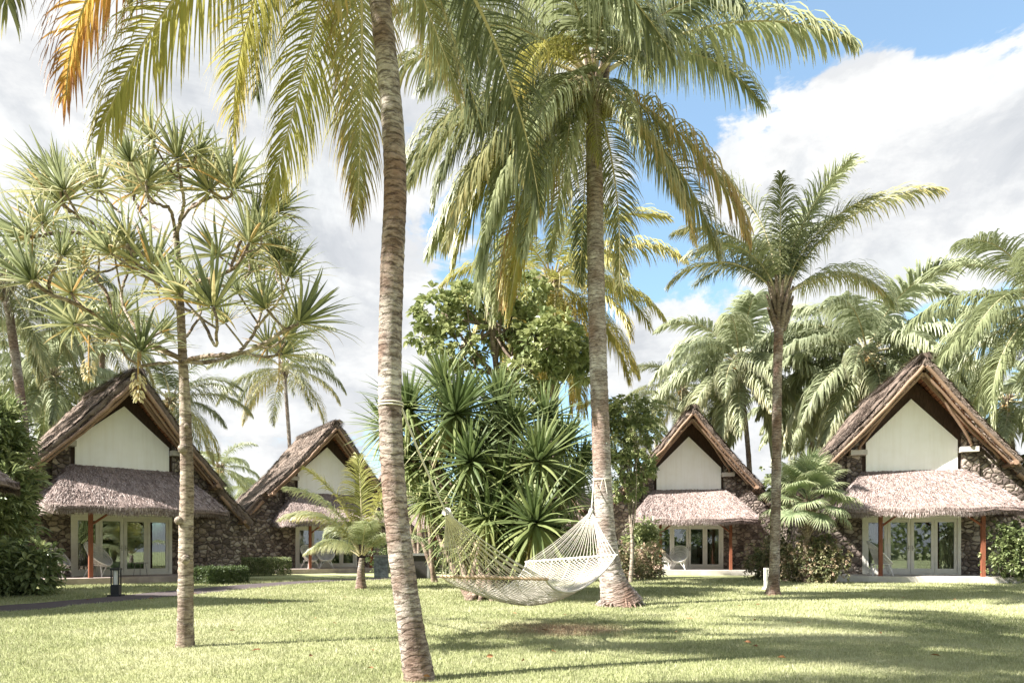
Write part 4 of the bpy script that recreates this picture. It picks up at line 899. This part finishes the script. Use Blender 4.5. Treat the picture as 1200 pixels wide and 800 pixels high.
shrub('low_shrub', 'green undergrowth right behind the dracaena clump', line(gp(545, 26), gp(690, 25), 12, .7, 1.9), 8000, .15, .07, 'hedge', (.0, .8), 19)
# trees closing the view behind the cottages
far = [(-30, 38, 5.6, 'dark leafy tree behind the left edge bush'), (420, 58, 4.3, 'far leafy tree behind the young palm'), (505, 55, 5.0, 'far leafy tree seen between the leaning palm and the dracaena clump'), (690, 52, 6.5, 'far leafy tree behind the thick palm trunk'), (760, 56, 6.5, 'far leafy tree behind the sunlit cottage'), (900, 50, 7.0, 'far leafy tree filling the gap between the two right cottages'),
       (975, 54, 7.5, 'far leafy tree left behind the far right cottage'), (1165, 44, 6.8, 'far leafy tree right behind the far right cottage'), (1235, 40, 7.5, 'leafy tree beyond the right edge of the far right cottage'), (285, 72, 3.6, 'low far tree between the two left cottages'), (610, 55, 5.2, 'far leafy tree hidden mostly by the dracaena clump'), (230, 68, 4.0, 'far low tree behind the left cottage awning end'), (840, 60, 6.0, 'far tree behind the right slope of the sunlit cottage')]
for i, (px, d, h, lab) in enumerate(far):
    x = (px-600)/800*d; bl = [(x+rng.normal(0, 1.6), d+rng.normal(0, .8), h*rng.uniform(.35, .85), h*.32*rng.uniform(.8, 1.2), h*.3, h*.22) for _ in range(9)]
    tree('background_tree', lab, (x, d, 0), [(x, d, 0), (x+.2, d, h*.4), (x, d, h*.75)], .2, bl, 6000, .32, .17, 'broad', 'bark', 'leafy trees behind the cottages', 30+i, 12, 7, tone=(.0, .8), shell=.3)

# far wood on the shore side, behind the photographer: what the glass doors mirror
b = MB(); n = 7000; ax = rng.uniform(-70, 70, n); az_ = rng.uniform(0, 1, n); hh_ = 6+3.5*np.sin(ax*.35)+2*np.sin(ax*1.1)
P = np.stack([ax, -42+rng.normal(0, 2, n), az_*hh_], -1); b.leaves(P, nrm(rng.normal(0, 1, (n, 3))), rng.uniform(.7, 1.4, n), .6, .2, 0, rng.random(n))
tag(b.build('far_wood', M['broad']), 'far off wood along the shore, mirrored in the glass doors', 'wood', kind='stuff')
# fan palm
def fanleaf(seed):
    r = np.random.default_rng(seed); b = MB(); b.tube(spline([(0, 0, 0), (.5, 0, .14), (.95, 0, .12)], 8), np.linspace(.018, .010, 8), 5, 0, .5)
    n = 44; a = np.linspace(-R(150), R(150), n)+r.normal(0, .02, n); L = .82*np.interp(np.abs(a), [0, 1.5, 2.7], [1, .95, .6])*r.uniform(.92, 1.05, n)
    o = np.array([.95, 0, .12]); D = np.stack([np.cos(a), np.sin(a), np.full(n, .12)], -1); S_ = np.stack([-np.sin(a), np.cos(a), np.zeros(n)], -1)
    pts = [np.tile(o, (n, 1))]; d = nrm(D)
    for i in range(5): pts.append(pts[-1]+d*(L/5)[:, None]); d = nrm(d+np.array([0, 0, -1])*(.04+.22*i*r.uniform(.6, 1.3, n))[:, None])
    pts = np.stack(pts, 1); wd = np.array([.005, .022, .030, .022, .013, .002])[None, :, None]
    A = pts-S_[:, None]*wd; Bp = pts+S_[:, None]*wd; V = np.stack([A, pts+np.array([0, 0, -.012]), Bp], 2).reshape(-1, 3)
    oo = np.arange(n)[:, None, None]*18+np.arange(5)[None, :, None]*3
    b.add(V, np.concatenate([(oo+np.array([0, 1, 4, 3])[None, None]).reshape(-1, 4), (oo+np.array([1, 2, 5, 4])[None, None]).reshape(-1, 4)]), 0, np.tile(np.repeat(np.linspace(.1, .75, 6), 3), n)+np.repeat(r.normal(0, .06, n), 18))
    return b.mesh('fan_leaf', M['fan'])
FM = [fanleaf(s) for s in (1, 2, 3)]
fd = 23.6; fb = np.array([(946-600)/800*fd, fd, 0]); top = at(947, 585, fd)-fb
root = empty('fan_palm', fb, 0, 'fan palm with pleated leaves and shaggy stem left of the far right cottage', 'palm tree')
b, P = trunk_mesh([(0, 0, 0), (-.05, 0, .8), (0, 0, 1.6), top], [.12, .1, .13, .14], 60, 12, .1, .1, (.04, .3), .05)
for k in range(46):
    a = k*2.4; z = top[2]-1.3+k*.03; b.tube([(math.cos(a)*.1+top[0]*z/top[2], math.sin(a)*.1, z-.05), (math.cos(a)*.22+top[0], math.sin(a)*.22, z+.1), (math.cos(a)*.36+top[0], math.sin(a)*.36, z+.22)], [.03, .022, .012], 5, 0, .4)
b.build('trunk', M['bark'], root, True)
for k in range(38):
    t = k/37; el = 80-118*t; az = k*137.5; o = link('fan_leaf', FM[k % 3], root, top+np.array([0, 0, .15-.35*t]), 0, random.uniform(.82, 1.05))
    o.rotation_mode = 'XYZ'; o.rotation_euler = (random.uniform(-.3, .3), -R(el), R(az))

# ------------------------------------------------------------------ hammock
def hammock():
    def rr(px, Y, Z): return np.array([(px-600)/800*Y, Y, Z])
    aL = at(461, 474, 5.85)+np.array([.05, .13, 0]); aR = at(702, 562, 14.2)+np.array([-.13, -.16, 0])
    rL = at(523, 600, 6.96); rR = at(693, 598, 13.5)
    bl0 = at(518, 675, 8.48); bl1 = at(640, 678, 8.08); br0 = at(617, 658, 12.15); br1 = at(722, 650, 11.65)
    org = np.array([.4, 10, 0]); root = empty('hammock', org, 0, 'white rope hammock with wooden spreader bars slung between two palms', 'hammock')
    O = lambda *p: [q-org for q in p]
    for nm, p, q in (('rope', aL, rL), ('rope', aR, rR)):
        b = MB(); s = np.linspace(0, 1, 14)[:, None]; P = p*(1-s)+q*s; P[:, 2] -= .04*np.sin(np.pi*s[:, 0]); b.tube(P-org, .011, 6)
        # loop round the trunk
        c, r = (at(458, 474, 5.85), .104) if p is aL else (at(705.5, 562, 14.2), .205)
        for dz in (-.012, .012):
            th = np.linspace(0, 6.28, 25); b.tube(np.stack([c[0]+np.cos(th)*r, c[1]+np.sin(th)*r, np.full(25, c[2]+dz)], -1)-org, .007, 6, cap=False)
        if p is aR:
            b.tube(O(c+np.array([-.02, -.24, 0]), c+np.array([-.08, -.27, -.25])), .008, 5); b.tube(O(c+np.array([.02, -.24, 0]), c+np.array([.07, -.26, -.3])), .008, 5)
        b.build(nm, M['rope'], root, True)
        b = MB(); th = np.linspace(0, 6.28, 17); b.tube(np.stack([q[0]+np.zeros(17), q[1]+np.cos(th)*.035, q[2]+np.sin(th)*.035], -1)-org, .008, 6); b.build('ring', M['brass'], root, True)
    for e0, e1 in ((bl0, bl1), (br0, br1)):
        b = MB(); v = nrm(e1-e0); b.tube(O(e0-v*.03, e0, (e0+e1)/2, e1, e1+v*.03), [.014, .021, .023, .021, .014], 10); b.build('spreader_bar', M['bar'] if e0 is bl0 else M['rope'], root, True)
    for rg, e0, e1 in ((rL, bl0, bl1), (rR, br0, br1)):
        b = MB(); n = 26
        for k in range(n):
            t = k/(n-1); p = e0*(1-t)+e1*t; s = np.linspace(0, 1, 9)[:, None]; P = rg*(1-s)+p*s; P[:, 2] -= .05*np.sin(np.pi*s[:, 0])*(1+.3*math.sin(k*2)); b.tube(P-org, .0066 if rg is rL else .0048, 4)
        # woven clew near the ring
        for k in range(7):
            s = .06+.05*k; a0 = rg*(1-s)+e0*s; a1 = rg*(1-s)+e1*s; b.tube(O(*[a0*(1-t)+a1*t+np.array([0, 0, .012*math.sin(t*40+k)]) for t in np.linspace(.2+.03*k, .8-.03*k, 14)]), .006, 4)
        b.tube(O(rg+np.array([0, 0, .01]), rg*.82+(e0+e1)/2*.18), [.05, .018], 7)
        b.build('cord_fan', M['rope'], root, True)
    def bed(s, t):
        s = np.asarray(s)[..., None]; t = np.asarray(t)[..., None]
        A = bl0*(1-t)+bl1*t; Bq = br0*(1-t)+br1*t; P = A*(1-s)+Bq*s
        k = (4*s*(1-s))**.8; nar = 1-.12*k; c = (bl0+bl1)/2*(1-s)+(br0+br1)/2*s; P = c+(P-c)*nar
        P[..., 2] -= (k*(.34+.20*(1-(2*t-1)**2)))[..., 0]; return P
    b = MB(); nl, nw = 62, 22
    for sg in (1, -1):
        for k in range(-nw, nl+nw):
            j = np.linspace(0, nw, 23); i = k+sg*j if sg > 0 else k+nw-j
            i = k+sg*(j if sg > 0 else j-0)
            if sg < 0: i = k+nw-j
            ok = (i >= 0) & (i <= nl)
            if ok.sum() < 2: continue
            P = bed(i[ok]/nl, j[ok]/nw); P = P+np.array([0, 0, .006])*np.sin(j[ok]*np.pi+k)[:, None]; b.tube(P-org, .0052, 4, cap=False)
    for t in (0, 1):
        P = bed(np.linspace(0, 1, 40), np.full(40, float(t))); b.tube(P-org, .014, 6)
    for t in np.linspace(.1, .9, 5):
        P = bed(np.linspace(0, 1, 40), np.full(40, float(t))); b.tube(P-org, .005, 4)
    b.build('rope_net', M['rope'], root, True)
hammock()

# ------------------------------------------------------------------ furniture
def chair_proto():
    root = empty('woven_chair', (0, 0, 0), 0, 'x', 'chair', 'woven lounge chairs on the patios')
    # chair faces -y ; big tilted hoop, woven cords down to a small seat hoop
    n = 40; th = np.linspace(0, 2*np.pi, n+1)
    hoop = np.stack([.42*np.cos(th), -.02+.30*np.sin(th)*1.15, .72+.36*np.sin(th)], -1); low = np.stack([.20*np.cos(th), -.08+.17*np.sin(th), .36+.02*np.sin(th)], -1)
    b = MB(); b.tube(hoop, .021, 6, cap=False); b.tube(low, .018, 6, cap=False); b.tube(np.stack([.30*np.cos(th), -.06+.27*np.sin(th), np.full(n+1, .36)], -1), .011, 6, cap=False)
    b.build('frame', M['chair'], root, True)
    b = MB()
    for k in range(48):
        a = k/48*2*np.pi
        for off in (.16, -.16):
            s = np.linspace(0, 1, 6)
            P = np.stack([(.42*np.cos(a+off*0)*(1-s)+.20*np.cos(a+off*4)*s), -.02+.345*np.sin(a)*(1-s)+(-.06+.17*np.sin(a+off*4))*s, (.72+.36*np.sin(a))*(1-s)+(.36)*s-.05*np.sin(np.pi*s)], -1); b.tube(P, .0095, 4, cap=False)
    for s in (.3, .55, .8): b.tube(hoop*(1-s)+low*s-np.array([0, 0, .05*math.sin(math.pi*s)]), .010, 4, cap=False)
    for k in range(9): y = -.24+k*.04; hw = .2*math.sqrt(max(0, 1-((y+.08)/.18)**2)); b.tube([(-hw, y, .345), (hw, y, .345)], .006, 4)
    b.build('woven_shell', M['chairdark' if False else 'chair'], root, True)
    for sx in (-1, 1):
        for sy in (-1, 1):
            b = MB(); b.tube([(sx*.2, -.06+sy*.17, .36), (sx*.31, -.06+sy*.29, .0)], .018, 6); b.tube([(sx*.31-.0, -.06+sy*.285, .02), (sx*.05, -.06+sy*.26, .36)], .012, 5); b.build('leg', M['chair'], root, True)
    return root
proto = chair_proto(); used = [False]
def loc2(C, u, v, z=.23): x, y, a = C[:3]; return (x+math.cos(a)*u-math.sin(a)*v, y+math.sin(a)*u+math.cos(a)*v, z)
def chair(C, u, v, rz, label, sc=1.0):
    o = proto if not used[0] else copy_tree(proto); used[0] = True
    o.location = loc2(C, u, v); o.rotation_euler.z = C[2]+rz; o.scale = (sc,)*3; o['label'] = label
chair(CA, -2.35, -1.0, .9, 'white woven lounge chair by the stone wall on the left cottage patio', 1.1)
chair(CA, -1.15, -1.15, .7, 'white woven lounge chair behind the porch post of the left cottage', 1.1)
chair(CB, -1.35, -1.2, .3, 'white woven chair left of the porch post of the half hidden cottage', 1.1)
chair(CB, -.55, -1.3, -.2, 'white woven chair right of the porch post of the half hidden cottage', 1.1)
chair(CC, -1.35, -1.3, 1.2, 'side turned woven chair at the left porch post of the sunlit cottage', 1.05)
chair(CC, -.65, -1.5, -.3, 'woven chair before the middle door of the sunlit cottage', 1.05)
chair(CD, -1.45, -1.3, 1.5, 'white woven chair at the left porch post of the far right cottage', 1.15)
p = loc2(CA, .15, -1.3); root = empty('side_table', p, 0, 'small wire legged side table before the left cottage doors', 'table')
b = MB(); th = np.linspace(0, 6.28, 21); b.tube([(0, 0, .45), (0, 0, .47)], .26, 20); b.build('table_top', M['chairdark'], root)
for k in range(3):
    a = k*2.09; b = MB(); b.tube([(.18*math.cos(a), .18*math.sin(a), .45), (.25*math.cos(a), .25*math.sin(a), 0)], .009, 5); b.build('leg', M['chairdark'], root)
# bollard lights
def bollard(x, y, h, label, white=False):
    root = empty('bollard_light', (x, y, 0), .2, label, 'bollard light', 'garden bollard lights'); k = h/.78; m = M['black'] if not white else M['frame']
    b = MB(); k = k*.62 if white else k; b.box((-.17*k, -.17*k, 0), (.17*k, .17*k, .05)); b.box((-.105*k, -.105*k, .05), (.105*k, .105*k, h*.42)); b.build('base', m, root)
    b = MB(); b.tube([(0, 0, h*.42), (0, 0, h*.92)], .065*k, 16); b.build('lens', M['lampwhite'], root)
    b = MB()
    for sx in (-1, 1):
        for sy in (-1, 1): b.box((sx*.09*k-.012, sy*.09*k-.012, h*.42), (sx*.09*k+.012, sy*.09*k+.012, h*.92))
    b.box((-.115*k, -.115*k, h*.92), (.115*k, .115*k, h)); b.build('cap', m, root)
q = ground(136, 698.5); bollard(q[0], q[1], .70, 'black bollard light with white lens beside the path near the left cottage')
q = ground(899, 690); bollard(q[0]-.02, q[1], .62, 'small white bollard light just behind the slim lawn palm', True)
# stone barbecue and slab table
q = ground(447, 676.5); root = empty('stone_planter', q, .1, 'mottled grey stone block left of the leaning palm trunk near the young palm', 'stone block')
b = MB(); b.box((-.28, -.25, 0), (.28, .25, .86)); b.build('block', M['greystone'], root); b = MB(); b.box((-.31, -.28, .862), (.31, .28, .94)); b.build('capstone', M['concrete'], root)
q = ground(492, 678); root = empty('stone_table', q, .05, 'dark stone table with flat slab top right of the leaning palm trunk', 'table')
b = MB(); b.box((-.66, -.35, .93), (.56, .35, 1.02)); b.build('slab_top', M['concrete'], root)
b = MB(); b.box((-.6, -.28, 0), (.28, .3, .929)); b.build('base', M['dark'], root)
b = MB(); b.box((.30, -.3, 0), (.40, .3, .929)); b.build('leg', M['concrete'], root)
# low kerb stone by the left cottage hedge
q = ground(748, 672.2); b = MB(); b.box((-.35, -.15, 0), (.35, .15, .14)); tag(b.build('kerb_stone', M['concrete'], None, False, q), 'small grey stone step on the grass edge before the bronze shrubs', 'stone')
